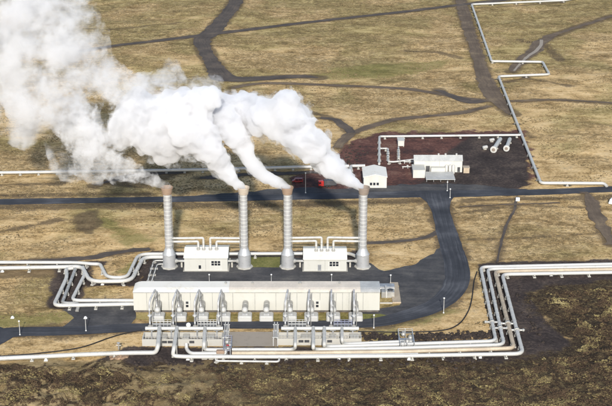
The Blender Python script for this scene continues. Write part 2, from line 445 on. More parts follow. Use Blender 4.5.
# upper site pipelines
gT = 'thin white pipelines crossing the heath'
pipe('long white pipeline zigzagging down the upper right past the dirt road', [(600,-6),(565,0.5),(471.6,4.4),(491.7,61.3),(542.7,62),(549.4,74.4),(498.5,76.4),(540.8,183),(604,183.3),(607,186.5,0.4)], 0.52, rad=2, gap=17, pads=True, group=gT, z=1.2)
pipe('straight white pipeline from the zigzag line to the gabled shed', [(523,135),(379.4,136.5),(379.2,164)], 0.48, rad=1.5, gap=9, group=gT, z=1.2)
pipe('short stepped white pipe with two bends beside the warehouse', [(379.4,148.6),(388,148.4),(388,161.5),(393,162),(414,159.5)], 0.36, rad=1.2, gap=5, group=gT, z=1.2)
pipe('small upright feed pipe below the white box left of the warehouse', [(398.5,147),(398.7,158.5)], 0.34, rad=1, gap=4, group=gT, z=1.2)
pipe('white pipeline left of the gabled shed, bent down towards the road', [(365,165.7),(350.8,166),(350.8,181),(350.8,183,0.3)], 0.6, rad=1.2, gap=6, group=gT, z=1.4)
pipe('white pipeline beyond the road, running out of the left edge under the steam', [(-60,173.4),(0,172.6),(100,171.4),(204,169.7),(300,167),(349,166)], 0.6, rad=2, gap=8, group=gT, z=1.2)
# left bundle
gL = 'white pipelines on the left side of the plant'
pipe('upper of the two white pipelines coming in at the left edge', [(-40,262),(0,262.3),(78,262.6),(92,264),(100,264),(107,277.6),(127,277.6),(138.5,254),(350,253.4),(357,257)], 0.62, rad=4.5, gap=11, group=gL, z=1.7)
pipe('lower thicker white pipeline from the left edge into the second loop behind the hall', [(-40,268.8),(0,268),(66,266.9),(82,266.5),(90,281.6),(131,281),(143.5,257),(164,257)], 0.72, rad=4.5, gap=11, group=gL, z=1.6)
pipe('outermost slanting white pipe that turns right towards the hall end', [(73,268),(66,269),(67,277),(53.6,305.6),(134,304)], 0.68, rad=3, gap=9, group=gL, z=1.5)
pipe('middle slanting white pipe of the left bundle with a short dropped end', [(75.5,269),(62,303.2),(79.5,303.4),(77,311,0.3)], 0.62, 'clad_grey', rad=2, gap=9, group=gL, z=1.2)
pipe('innermost slanting white pipe of the left bundle turning right above the apron', [(83,267),(85,274),(71.5,300.5),(134,300.5)], 0.62, rad=3, gap=9, group=gL, z=1.6)
gK = 'thin pipes beside the lot behind the hall'
pipe('outer thin white pipe bending round the corner of the lot behind the hall', [(147,283.5),(154,260.5),(172,260.5)], 0.24, rad=1.5, gap=6, group=gK, z=0.7)
pipe('inner thin white pipe bending round the corner of the lot behind the hall', [(151,283.5),(157.3,264),(166,264)], 0.24, rad=1.5, gap=6, group=gK, z=0.7)
# right bundle: four corner pipes
gR = 'four parallel white pipelines with right-angle corners'
zc = 1.3
pipe('innermost of the four parallel cornered pipelines, next to the dry grass', [(324.3,327.5,4.2),(324.3,345,4.2),(324.3,346.6,1.3),(400,344.2,zc),(496,341,zc),(480.5,267,zc),(700,262)], 0.62, rad=2.6, gap=10, group=gR, z=zc, flanges=((487,314),))
pipe('second cornered pipeline counted from the dry grass', [(313.3,327.5,4.2),(313.3,347,4.2),(313.3,349.4,1.3),(400,348,zc),(504,344.5,zc),(487.5,269,zc),(700,264.8)], 0.62, rad=2.6, gap=10, group=gR, z=zc, flanges=((497.5,320),))
pipe('tan tinted cornered pipeline, third counted from the dry grass', [(232,353.2,zc),(300,352.8,zc),(400,351.6,zc),(514,348.2,zc),(495,271.5,zc),(700,267.6)], 0.72, 'clad_tan', rad=2.6, gap=10, group=gR, z=zc, flanges=((506,323.5),))
pipe('outermost and longest cornered pipeline, coming from the left header', [(177,327.5,4.2),(174,348,4.2),(172.5,355.8,1.6),(185,356.6,1.4),(300,356.6,zc),(400,355.8,zc),(523,353.6,zc),(502,274.3,zc),(700,270.8)], 0.68, rad=3, gap=10, group=gR, z=zc, flanges=((516,322),))
gF = 'white pipes in front of the plant'
pipe('white pipeline dropping from the left header and running out of the left edge', [(159.6,327.5,4.2),(158,346,4.2),(156,352.6,1.8),(130,352.8,1.2),(80,354.6,1.2),(0,358.4,1.2),(-60,361.5,1.2)], 0.74, rad=4, gap=13, group=gF)
pipe('white pipe dropping from the left header and turning right into the valve frame', [(205,327.5,4.2),(204,344,4.2),(204,349.6,1.6),(226,349.8,1.4)], 0.62, rad=3, gap=7, group=gF)
pipe('white pipe dropping from the right header and running left along the slab', [(295.3,327.5,4.2),(295.3,345,4.2),(295,349.4,1.4),(232,349.4,1.4)], 0.56, rad=2.6, gap=9, group=gF)
pipe('white pipe dropping from the right end of the right header', [(342,327.5,4.2),(342,340,4.2),(343,344,1.3),(400,341.5,1.3),(412,341.2,1.3)], 0.54, rad=3, gap=10, group=gF)
pipe('short hooked white pipe rising from the left basin rim', [(186.2,343,3.4),(186.4,348.5,1.8),(190,353.4,1.4),(226,353.2,1.4)], 0.6, rad=2, gap=8, group=gF)
pipe('slender white U-shaped pipe nearest the moss', [(216,355,1.2),(215.6,360.8,0.7),(279,361.6,0.7),(279.3,356.5,1.2)], 0.34, rad=1, gap=8, group=gF)
pipe('thin pale pipe between the tan pipeline and the outermost one', [(300,354.8,1.0),(400,353.8,1.0),(418,353.4,1.0)], 0.26, rad=1, gap=9, group=gF)

# ------------------------------------------------------------------ exhaust stacks
def stack(px, topx, label, hoodmat, i):
    g = G(px, 267.0); Y = g.y; ht = P(topx, 187.0, Y).z; s = (P(px+1, 267, Y)-P(px, 267, Y)).x
    t = thing('exhaust_stack', label, 'exhaust stack', (g.x, g.y, 0), 'steam exhaust stacks')
    m = MB(); m.lathe([(8.4*s, 0), (8.4*s, 0.45), (8.1*s, 0.55)], (g.x, g.y, 0), 8, smooth=False); part(m, 'plinth', 'concrete_light', t)
    rb = 6.4*s; rs = 3.75*s; zf = ht*0.17; zg = ht*0.245
    m = MB(); prof = [(rb*1.02, 0.55), (rb*1.02, 0.9), (rb, 0.92)]
    z = 0.92
    while z < zf-1.2:
        prof += [(rb, z+0.9), (rb*1.012, z+0.92), (rb*1.012, z+1.05), (rb, z+1.07)]; z += 1.07
    prof += [(rb, zf-0.3), (rb*1.045, zf-0.28), (rb*1.045, zf), (rb*0.99, zf+0.02), (rs*1.02, zg-0.02), (rs*1.06, zg), (rs*1.06, zg+0.12), (rs, zg+0.14)]
    m.lathe(prof, (g.x, g.y, 0), 32); part(m, 'drum_base', 'aluminium', t)
    m = MB(); prof = []; z = zg+0.1; bandh = (ht-3.0-z)/14
    while z < ht-3.2:
        prof += [(rs, z)]; z += bandh
    prof += [(rs, ht-2.6)]
    m.lathe(prof, (g.x, g.y, 0), 32)
    sh = part(m, 'shaft', 'aluminium', t)
    m = MB(); z = zg+0.1
    while z < ht-3.2:
        m.lathe([(rs+0.003, z+bandh-0.34), (rs*1.03, z+bandh-0.33), (rs*1.03, z+bandh-0.04), (rs+0.003, z+bandh-0.03)], (g.x, g.y, 0), 32); z += bandh
    part(m, 'hoop', 'aluminium_band', sh, pw(t))
    rh = 5.9*s
    m = MB(); m.lathe([(rs*1.02, ht-2.7), (rs*1.25, ht-2.6), (rh*0.80, ht-2.5), (rh*0.98, ht-0.5), (rh*1.04, ht-0.45), (rh*1.04, ht), (rh*0.96, ht), (rh*0.92, ht-0.5), (rh*0.75, ht-1.8), (0.01, ht-1.9)], (g.x, g.y, 0), 20)
    hd = part(m, 'hood', hoodmat, t)
    # ladder on the back quarter
    m = MB(); a = R(200 if i % 2 else -20); dx, dy = math.cos(a), math.sin(a)
    for o in (-0.25, 0.25):
        m.tube([(g.x+dx*(rs+0.35)-dy*o, g.y+dy*(rs+0.35)+dx*o, zg), (g.x+dx*(rs+0.35)-dy*o, g.y+dy*(rs+0.35)+dx*o, ht-2.8)], 0.05, 5)
    z = zg+0.3
    while z < ht-3:
        m.tube([(g.x+dx*(rs+0.35)+dy*0.25, g.y+dy*(rs+0.35)-dx*0.25, z), (g.x+dx*(rs+0.35)-dy*0.25, g.y+dy*(rs+0.35)+dx*0.25, z)], 0.03, 4); z += 0.5
    part(m, 'ladder', 'steel_grey', t)
    return t, Y, s
ST = [stack(169.6, 168.4, 'exhaust stack with rust-stained hood, farthest left, trailing only thin steam', 'rust', 0),
      stack(244.6, 242.4, 'exhaust stack with pale hood, between the left service house and the grass gap', 'rust_pale', 1),
      stack(287.7, 287.0, 'exhaust stack with orange rusty hood, left of the right service house', 'rust', 2),
      stack(362.6, 362.2, 'exhaust stack with dark grey-brown hood, nearest the gabled shed and farthest right', 'rust_dark', 3)]
def svc(x0, x1, ridge, eave, base, label, winx, doorx, seamx, doorblack):
    Y = G(x0, base).y; a = P(x0, base, Y); b = P(x1, base, Y); ze = P(x0, eave, Y).z
    zr = ze+1.6; Yr = G(300, ridge, zr).y; Yb = 2*Yr-Y
    cx = (a.x+b.x)/2
    t = thing('service_house', label, 'building', (cx, (Y+Yb)/2, 0), 'two cream service houses between the stacks')
    m = MB(); m.prism_x([(Y,0.12),(Yb,0.12),(Yb,ze),(Yr,zr),(Y,ze)], a.x, b.x); w = part(m, 'wall', 'wall_cream', t)
    m = MB(); m.box(a.x-0.5, b.x+0.5, Y-0.6, Yb+0.5, 0, 0.12); part(m, 'foundation', 'concrete', t)
    m = MB(); o = 0.35; k = (zr-ze)/(Yr-Y)
    m.prism_x([(Y-o, ze-o*k+0.03), (Yr, zr+0.03), (Yb+o, ze-o*k+0.03), (Yb+o, ze-o*k+0.25), (Yr, zr+0.26), (Y-o, ze-o*k+0.25)], a.x-0.25, b.x+0.25)
    rf = part(m, 'roof', 'roof_cream', t)
    nseam = 12; m = MB()
    for i in range(1, nseam):
        x = a.x+(b.x-a.x)*i/nseam
        m.prism_x([(Y-o, ze-o*k+0.252), (Yr, zr+0.262), (Yr, zr+0.33), (Y-o, ze-o*k+0.32)], x-0.04, x+0.04)
    part(m, 'roof_seam', 'roof_cream', rf, pw(t))
    m = MB()
    sx = P(seamx, base, Y).x; m.box(sx-0.06, sx+0.06, Y-0.04, Y-0.003, 0.15, ze-0.35)
    m.box(a.x, b.x, Y-0.05, Y-0.003, ze-0.6, ze-0.5); part(m, 'wall_joint', 'seam', t)
    wx = P(winx, base, Y).x; m = MB()
    m.box(wx-2.2, wx+2.2, Y-0.05, Y-0.003, 0.25, ze-1.1); big = part(m, 'roller_door', 'wall_white', t)
    m = MB()
    zz = ze*0.42
    for i in range(3):
        for j in range(2):
            x = wx+(i-1)*1.15; z = zz+j*0.95
            m.box(x-0.47, x+0.47, Y-0.10, Y-0.052, z, z+0.78)
    part(m, 'pane', 'glass_dark', big, pw(t))
    dx = P(doorx, base, Y).x; m = MB()
    m.box(dx-0.62, dx+0.62, Y-0.06, Y-0.003, 0.13, 2.5); d = part(m, 'door', 'steel_grey' if not doorblack else 'wall_white', t)
    m = MB(); m.box(dx-0.45, dx+0.45, Y-0.09, Y-0.062, 1.1 if not doorblack else 0.9, 2.3); part(m, 'window', 'glass_dark' if doorblack else 'steel_grey', d, pw(t))
    return t, Y, Yb, Yr, ze, zr, a.x, b.x
S1 = svc(184.6, 227.7, 247.6, 257.6, 271, 'cream service house on the left, with a black-windowed door and a six-pane roller door', 216, 200, 205.8, True)
S2 = svc(303.8, 346.4, 249, 259.2, 271, 'cream service house on the right, with a grey door and a six-pane roller door', 334, 319.5, 325, False)
gD = 'paired bent ducts from the stacks into the service house roofs'
def duct(px0, xd, y0, yroof, S, st, label, r):
    Ys = ST[st][1]; p0 = P(px0, y0, Ys); Yt = S[3]-1.5
    pe = P(xd, yroof, Yt)
    ztop = p0.z
    mid = Vector((pe.x, Ys*0.35+Yt*0.65, ztop)); a = Vector((p0.x, Ys, ztop))
    pts = [a, Vector((p0.x+(pe.x-p0.x)*0.3, Ys, ztop)), mid, Vector((pe.x, Yt, ztop-1.2 if ztop-1.2 > S[5]+.5 else S[5]+.6)), Vector((pe.x, Yt, S[5]-0.5))]
    path = fillet(pts, 1.6); t = thing('roof_duct', label, 'duct', (pe.x, Yt, 0), gD)
    pp, rs = banded(path, r, 2.6); part(MB().tube(pp, rs, 12), 'pipe', 'clad_white', t)
    m = MB(); m.lathe([(r*1.6, S[5]-0.75), (r*1.6, S[5]+0.35), (r*1.1, S[5]+0.5)], (pe.x, Yt, 0), 14); part(m, 'collar', 'clad_grey', t)
names = [('left house', S1, 0, 1, ((172,203.6,238.2),(172,198.4,241.6),(240,210.4,238.2),(240,216.6,241.6))),
         ('right house', S2, 2, 3, ((290,321.6,237.8),(290,316.2,241.2),(360,327.6,237.8),(360,333.4,241.2)))]
for nm, S, sa, sb, dd in names:
    for k, (x0, xd, y0) in enumerate(dd):
        lab = ('upper' if k % 2 == 0 else 'lower')+' duct from the '+('left' if k < 2 else 'right')+' stack into the roof of the '+nm
        duct(x0, xd, y0, 248, S, sa if k < 2 else sb, lab, 0.42)
    for side, st, xs, xe in ((-1, sa, 'l', S[6]), (1, sb, 'r', S[7])):
        Yb_ = ST[st][1]; g = ST[st][0].location; y = Yb_
        zz = 2.4; xa = g.x-side*1.5
        t = thing('breeching_duct', 'stub duct between the '+('left' if side < 0 else 'right')+' stack base and the '+nm, 'duct', ((xa+xe)/2, y, 0), 'low stub ducts at the stack bases')
        m = MB(); m.tube([(xa, y, zz), (g.x-side*2.6, y, zz), (g.x-side*3.2, y, zz), (xe, y, zz)], [1.0, 0.9, 0.5, 0.5], 14); part(m, 'pipe', 'clad_grey', t)
        m = MB(); mx = (xe+g.x-side*3.2)/2; m.box(mx-0.3, mx+0.3, y-0.4, y+0.4, 0.05, zz-0.48); part(m, 'support', 'concrete', t)

# ------------------------------------------------------------------ the long hall
Yf = G(256, 312.6).y; HX0 = P(134, 312.6, Yf).x; HX1 = P(379.5, 312.6, Yf).x; HZ = P(256, 292.3, Yf).z; HR = HZ+0.9; Yb = G(256, 281.6, HR).y
hall = thing('plant_hall', 'long low cream industrial hall with panelled front below the chimneys', 'building', ((HX0+HX1)/2, (Yf+Yb)/2, 0))
m = MB(); m.box(HX0, HX1, Yf, Yb, 0.9, HZ); part(m, 'wall', 'wall_cream', hall)
m = MB(); m.box(HX0+0.3, HX1-0.3, Yf+0.35, Yb-0.3, 0, 0.9); part(m, 'plinth', 'concrete_dark', hall)
# roof: slightly pitched, with rounded left and plain right ends
def hroof(x0, x1, hipl, mi=0, dz=0.0):
    m = MB(); o = 0.18
    pr = [(Yf-o, HZ+0.003), (Yf-o, HZ+0.3), (Yf+0.7, HZ+0.75), (Yf+2.0, HR+0.1), (Yb+o, HR+0.1), (Yb+o, HZ+0.003)]
    vs = []; n = len(pr); secs = [(x0, 1.0)]
    if hipl: secs = [(x0, 0.0), (x0+0.5, 0.45), (x0+1.3, 0.8), (x0+2.4, 1.0)]
    secs.append((x1, 1.0))
    for x, k in secs:
        for y, z in pr:
            vs.append((x, y, HZ+0.003+(z-HZ-0.003)*max(k, 0.12)+dz))
    fs = [tuple(range(n-1,-1,-1)), tuple(range((len(secs)-1)*n, len(secs)*n))]
    for s in range(len(secs)-1):
        for i in range(n):
            j = (i+1) % n; fs.append((s*n+i, s*n+j, (s+1)*n+j, (s+1)*n+i))
    return m.add(vs, fs)
xm = P(360.5, 300, Yf).x; xm2 = P(229, 300, Yf).x
rf = part(hroof(HX0-0.15, xm2, True), 'roof', 'roof_cream', hall)
part(hroof(xm2+0.02, xm-0.01, False), 'roof_panel', 'roof_pink', rf, pw(hall))
part(hroof(xm+0.01, HX1+0.15, False), 'roof_panel', 'roof_grey', rf, pw(hall), 'grey right end of the roof')
m = MB(); m.box(HX0, HX1, Yf-0.24, Yf-0.19, HZ-0.12, HZ+0.08); part(m, 'gutter', 'seam', hall)
xs = [147,158,169,190.5,201,212.5,233,255,276,297,320,336,342.5,349,363]
for q in xs:
    x = P(q, 305, Yf).x; part(MB().box(x-0.07, x+0.07, Yf-0.07, Yf-0.003, 0.95, HZ-0.13), 'panel_joint', 'seam', hall)
# faint standing seams of the cladding
m = MB(); x = HX0+0.6
while x < HX1-0.5:
    m.box(x-0.03, x+0.03, Yf-0.03, Yf-0.004, 0.95, HZ-0.13); x += 1.25
part(m, 'cladding_rib', 'wall_cream', hall)
for q in (187.2, 317.2):
    x = P(q, 305, Yf).x
    m = MB(); m.box(x-1.1, x+1.1, Yf-0.10, Yf-0.075, 0.92, 4.6); d = part(m, 'door', 'wall_white', hall)
    m = MB(); m.box(x-0.45, x+0.45, Yf-0.15, Yf-0.102, 2.1, 2.95); m.box(x-0.45, x+0.45, Yf-0.15, Yf-0.102, 3.35, 4.2); part(m, 'window', 'glass_dark', d, pw(hall))
m = MB(); x = P(225, 287, Yf).x
for q, w in ((225, .5), (252, .4), (300, .6), (340, .4)):
    x = P(q, 286, Yf).x; yy = (Yf+Yb)/2+1.2; m.lathe([(w*0.6, HR+0.09), (w*0.6, HR+0.7), (w, HR+0.75), (w*0.3, HR+1.05)], (x, yy, 0), 12)
    part(m, 'roof_vent', 'clad_grey', rf, pw(hall)); m = MB()

DR = [157, 179, 201, 223, 244.5, 266, 289.5, 311, 333, 355.5]
PA = {0: 150.6, 1: 173.7, 2: 195.4, 3: 219, 6: 285.4, 7: 308.2, 8: 331, 9: 353.6}
ordn = ['first', 'second', 'third', 'fourth', 'fifth', 'sixth', 'seventh', 'eighth', 'ninth', 'last']
D0 = 6.2; ZD = 3.8
def drum_unit(x):
    t = thing('steam_separator', '', 'separator', (x, Yf-D0, 0), 'separator drums sticking out of the hall front')
    # horizontal drum running back into the wall
    m = MB(); m.lathe([(1.0, -D0-0.25+0.55), (1.0, -3.6), (1.05, -3.58), (1.05, -3.3), (1.0, -3.28), (1.0, -0.35), (1.07, -0.3), (1.07, 0.0), (1.0, 0.05)], (x, Yf-D0, ZD), 24, axis='y'); part(m, 'drum', 'clad_grey', t)
    m = MB(); m.lathe([(1.0, 0.05), (0.93, 0.35), (0.72, 0.65), (0.4, 0.85), (0.02, 0.93)], (x, Yf-D0, ZD), 24, axis='y'); part(m, 'drum_head', 'clad_white', t)
    m = MB(); m.box(x-2.35, x+2.35, Yf-D0-1.2, Yf-D0+3.0, 0.06, 1.9, 0, 0.32); part(m, 'water_box', 'clad_white', t)
    m = MB()
    for dy in (0.3, 2.4): m.box(x-0.9, x+0.9, Yf-D0+dy-0.2, Yf-D0+dy+0.2, 1.9, 3.1)
    part(m, 'saddle', 'steel_grey', t)
    return t
du = drum_unit(P(DR[0], 310, Yf-D0).x)
xbase = du.location.x
for i, q in enumerate(DR):
    x = P(q+0.3, 311, Yf-D0).x
    o = du if i == 0 else copy_tree(du)
    o.location.x = x
    extra = ' with no riser pipe' if i in (4, 5) else ' under a silver riser'
    o['label'] = f'{ordn[i]} drum from the left on the hall front,{extra}' + ('' if i < 9 else ', farthest right')
def riser(xa_px, xd_px, lab):
    ya = Yf-D0-5.4; yd = Yf-D0+0.1
    xa = G(xa_px, 325).x; xd = P(xd_px, 309, yd).x
    za = P(xa_px, 302, ya).z; zd = P(xd_px-1.5, 288.5, yd).z
    t = thing('riser_pipe', lab, 'pipe', (xa, ya, 0), 'silver riser pipes in front of the hall')
    xt = P(xd_px-1.6, 289, yd).x
    path = fillet([Vector((xa, ya, 0.3)), Vector((xa, ya, za)), Vector((xt, yd, zd)), Vector((xt, yd, zd-2.5)), Vector((xd, yd, ZD+0.9))], 1.6)
    pp, rs = banded(path, 0.31, 2.4); part(MB().tube(pp, rs, 12), 'pipe', 'aluminium', t)
    m = MB(); m.tube([(xa, ya, 0.3), (xa, ya-0.3, 0.9), (xa, Yh0, 3.9)], 0.34, 10) if False else None
    m = MB(); m.box(xa-0.7, xa+0.7, ya-0.7, ya+0.7, 0.08, 0.5, 0, 0.1); part(m, 'footing', 'concrete', t)
    m = MB(); m.lathe([(0.44, za*0.45), (0.7, za*0.45+0.02), (0.7, za*0.45+0.25), (0.44, za*0.45+0.27)], (xa, ya, 0), 14); part(m, 'flange', 'aluminium_band', t)
    # slim companion line
    m = MB(); path = fillet([Vector((xa+0.9, ya+0.5, 0.3)), Vector((xa+0.9, ya+0.5, za-1.6)), Vector((xt+0.8, yd-0.2, zd-1.0)), Vector((xt+0.8, yd-0.2, ZD+1.0))], 1.0); m.tube(path, 0.13, 8)
    part(m, 'drain_line', 'clad_grey', t)
for i, xa in PA.items():
    riser(xa, DR[i], f'silver arching riser feeding the {ordn[i]} drum from the left')
# small catwalks with railings
def catwalk(x0p, x1p, lab, rm):
    y = Yf-D0-5.4; x0 = G(x0p, 325).x; x1 = G(x1p, 325).x
    t = thing('catwalk', lab, 'catwalk', ((x0+x1)/2, y, 0), 'catwalks between the risers')
    m = MB(); m.box(x0+0.9, x1-0.6, y-0.8, y+0.8, 1.0, 1.1); part(m, 'deck', 'steel_grey', t)
    m = MB(); n = max(3, int((x1-x0)/1.3))
    for yy in (y-0.78, y+0.78):
        for i in range(n+1):
            x = x0+0.95+(x1-x0-1.6)*i/n; m.box(x-0.06, x+0.06, yy-0.05, yy+0.05, 0.06, 2.3)
        for z in (1.7, 2.3): m.box(x0+0.9, x1-0.6, yy-0.04, yy+0.04, z, z+0.1)
    part(m, 'railing', rm, t)
catwalk(150.6, 173.7, 'grey catwalk between the first and second risers', 'aluminium_band')
catwalk(195.4, 219, 'grey catwalk between the third and fourth risers', 'aluminium_band')
catwalk(285.4, 308.2, 'pale catwalk at the left end of the right header', 'aluminium_band')
catwalk(331, 353.6, 'catwalk with blue railing at the right end of the right header', 'rail_blue')

# ------------------------------------------------------------------ headers and basins
def header(x0p, x1p, label, drops):
    a = G(x0p, 328.3, 3.9); b = G(x1p, 328.3, 3.9); y = a.y
    t = thing('header_pipe', label, 'pipe', ((a.x+b.x)/2, y, 0), 'thick header pipes over the road edge')
    path = [Vector((a.x, y, 3.9)), Vector((b.x, y, 3.9))]
    pp, rs = banded(path, 0.62, 3.4); m = MB().tube(pp, rs, 14); part(m, 'pipe', 'clad_white', t)
    for x in (a.x+2, (a.x*2+b.x)/3, (a.x+b.x*2)/3, b.x-2):
        m = MB(); m.box(x-0.25, x+0.25, y-0.3, y+0.3, 0, 3.25); m.box(x-0.9, x+0.9, y-0.5, y+0.5, 3.25, 3.4); part(m, 'post', 'steel_grey', t)
    return t, y, a.x, b.x
h1 = header(145.4, 223, 'header pipe over the left basin, with a white ball on top', None)
h2 = header(281.3, 358.8, 'header pipe over the right basin, without a ball on top', None)
m = MB(); c = P(188.5, 326.8, h1[1]); m.sphere((c.x, h1[1], 5.1), 0.8); part(m, 'ball_valve', 'lamp_white', h1[0])
def basin(x0p, x1p, ytop, ybot, label, slots):
    # open-topped concrete trough with cross walls
    hz = 2.4
    yb = G(250, ytop, hz).y; yf = G(250, ybot).y; x0 = G(x0p, ybot).x; x1 = G(x1p, ybot).x
    t = thing('condensate_basin', label, 'basin', ((x0+x1)/2, (yb+yf)/2, 0), 'open concrete basins in front of the hall')
    m = MB(); m.box(x0, x1, yf, yf+0.45, 0, hz); part(m, 'front_wall', 'concrete_light', t)
    m = MB(); m.box(x0, x1, yb-0.4, yb, 0, hz); m.box(x0, x0+0.4, yf+0.45, yb-0.4, 0, hz); m.box(x1-0.4, x1, yf+0.45, yb-0.4, 0, hz); part(m, 'wall', 'concrete_light', t)
    m = MB(); m.box(x0+0.4, x1-0.4, yf+0.45, yb-0.4, 0, 0.5); part(m, 'floor', 'concrete_dark', t)
    for f0, f1 in slots:
        xa = x0+(x1-x0)*f0; xb = x0+(x1-x0)*f1
        m = MB(); m.box(xa, xb, yf+0.9, yb-0.6, 0.5, hz-0.15, 0, 0.08); part(m, 'cover_slab', 'concrete', t)
    for k in (0.28, 0.35, 0.62):
        x = x0+(x1-x0)*k; part(MB().box(x-0.8, x+0.8, yf-0.04, yf-0.003, 1.0, 1.9), 'opening', 'steel_dark', t)
    m = MB(); n = 26
    for i in range(n+1):
        x = x0+0.2+(x1-x0-0.4)*i/n; m.box(x-0.035, x+0.035, yf+0.18, yf+0.25, hz, hz+1.0)
    m.box(x0+0.2, x1-0.2, yf+0.17, yf+0.26, hz+1.0, hz+1.07)
    part(m, 'handrail', 'aluminium_band', t)
    return t, x0, x1, yf, yb
B1 = basin(142.2, 222.5, 332, 346, 'concrete basin under the left header, with grey cover slabs', ((0.2, 0.3), (0.5, 0.58), (0.75, 0.9)))
B2 = basin(277.5, 361.5, 332, 345.2, 'concrete basin under the right header, beside the dry grass', ((0.28, 0.42), (0.62, 0.7), (0.86, 0.97)))
for xp, lab in ((225.5, 'frame of pipe supports at the left edge of the gravel slab'), (275.5, 'frame of pipe supports at the right edge of the gravel slab')):
    a = G(xp, 346); b = G(xp, 333); t = thing('pipe_rack', lab, 'pipe rack', a, 'pipe racks beside the slab')
    m = MB()
    for y in (a.y, (a.y+b.y)/2, b.y):
        for dx in (-0.7, 0.7): m.box(a.x+dx-0.12, a.x+dx+0.12, y-0.12, y+0.12, 0, 3.0)
        m.box(a.x-1, a.x+1, y-0.14, y+0.14, 3.0, 3.2)
    m.box(a.x-0.1, a.x+0.1, a.y, b.y, 3.05, 3.18)
    part(m, 'frame', 'aluminium_band', t)
    m = MB()
    for dx in (-0.5, 0.45): m.tube([(a.x+dx, a.y-1, 3.45), (a.x+dx, b.y+1, 3.45)], 0.2, 8)
    part(m, 'pipe', 'clad_white', t)
def valve_frame(x0p, x1p, y0p, y1p, lab, hh, railm, red=False):
    a = G(x0p, y1p); b = G(x1p, y0p); t = thing('valve_platform', lab, 'valve platform', ((a.x+b.x)/2, (a.y+b.y)/2, 0), 'steel valve platforms over the pipelines')
    m = MB()
    for x in (a.x, (a.x+b.x)/2, b.x):
        for y in (a.y, b.y): m.box(x-0.12, x+0.12, y-0.12, y+0.12, 0, hh+1.4)
        m.box(x-0.1, x+0.1, a.y, b.y, hh-0.15, hh-0.005)
    m.box(a.x, b.x, b.y-0.1, b.y+0.1, hh-0.17, hh-0.02)
    part(m, 'frame', 'steel_grey', t)
    m = MB(); m.box(a.x-0.3, b.x+0.3, a.y+(b.y-a.y)*0.38, a.y+(b.y-a.y)*0.6, hh, hh+0.1); part(m, 'deck', 'steel_grey', t)
    m = MB()
    for y in (a.y, b.y):
        for z in (hh+0.7, hh+1.35): m.box(a.x, b.x, y-0.05, y+0.05, z, z+0.09)
    for x in (a.x, b.x):
        for z in (hh+0.7, hh+1.35): m.box(x-0.05, x+0.05, a.y, b.y, z, z+0.09)
    part(m, 'railing', railm, t)
    for k, (fx, fy) in enumerate(((0.2, 0.15), (0.55, 0.35), (0.8, 0.6), (0.35, 0.85))):
        x = a.x+(b.x-a.x)*fx; y = a.y+(b.y-a.y)*fy
        m = MB(); m.tube([(x, y, 1.3), (x, y, hh+1.0)], 0.16, 8); m.lathe([(0.5, 1.2), (0.75, 1.5), (0.75, 2.1), (0.4, 2.4)], (x, y, 0), 12); v = part(m, 'valve', 'clad_grey' if k else 'clad_white', t)
        m = MB(); m.lathe([(0.5, hh+0.98), (0.55, hh+1.03), (0.5, hh+1.08)], (x, y, 0), 14); part(m, 'handwheel', 'red_paint' if red and k == 1 else 'clad_grey', v, pw(t))
    if red:
        g = G(220.5, 352.6, 2.0); m = MB(); m.box(g.x-1.3, g.x+1.3, g.y-0.7, g.y+0.7, 1.9, 2.9, 0, 0.15); part(m, 'actuator', 'rust', t)
valve_frame(223.5, 232, 345, 358.5, 'grey valve platform over the pipes left of the gravel slab', 2.0, 'rail_blue', True)
valve_frame(400, 412, 337, 351, 'grey valve platform over the pipes beside the dry grass', 1.6, 'aluminium_band')
g = G(210, 358.2); m = MB(); m.box(g.x-2.6, g.x+2.6, g.y-1, g.y+1.2, 0.02, 0.6, 0, 0.1); tag(m.build('concrete_block', 'concrete', None, (g.x, g.y, 0)), 'flat pale concrete block in front of the left basin', 'concrete block')
# anchor blocks (white dots) beside pipelines
for i, (x, y, lab) in enumerate(((46, 360.5, 'white marker block on the moss below the left pipeline'), (2.5, 271.8, 'white anchor block below the twin pipelines, at the left edge'),
        (188, 359.5, 'white anchor block below the left basin'), (409, 359.5, 'white anchor block on gravel below the right platform'), (480.5, 357.6, 'white anchor block on gravel below the cornered bundle'), (102.5, 284.6, 'white anchor block below the pipe loop'),
        (339, 359.8, 'white anchor block on gravel below the right basin'), (551, 275.5, 'white anchor block below the four pipes on the right'), (12.5, 318, 'small white marker on the green grass'), (85.5, 318.3, 'small white marker on the asphalt apron'))):
    g = G(x, y); m = MB(); m.box(g.x-0.42, g.x+0.42, g.y-0.4, g.y+0.4, 0, 0.75, 0, 0.2); m.box(g.x-0.6, g.x+0.6, g.y-0.55, g.y+0.55, 0, 0.12)
    tag(m.build('anchor_block', 'lamp_white', None, (g.x, g.y, 0)), lab, 'anchor block', 'small white blocks beside the pipes')
# stone heap at the left pipeline
t = MB(); g = G(119.5, 356)
for i in range(46):
    t.rock((g.x+max(-2.6, min(2.6, random.gauss(0, 1.2))), g.y+max(-2.2, min(2.2, random.gauss(0, 1.1))), random.uniform(0.05, 0.6)), random.uniform(0.5, 1.0))
tag(t.build('stone_heap', 'stone_brown', None, (g.x, g.y, 0)), 'brown stone heap beside the left front pipeline', 'stone heap')
g = G(118.5, 354.5); t = thing('vent_valve', 'small grey vent valve standing on the left front pipeline', 'valve', g)
m = MB(); m.tube([(g.x, g.y+1, 1.4), (g.x, g.y+1, 3.6)], 0.2, 8); m.tube([(g.x-0.8, g.y+1, 2.8), (g.x+0.8, g.y+1, 2.8)], 0.16, 8); part(m, 'stem', 'clad_grey', t)
m = MB(); m.lathe([(0.5, 3.55), (0.58, 3.62), (0.5, 3.7)], (g.x, g.y+1, 0), 12); part(m, 'handwheel', 'aluminium', t)
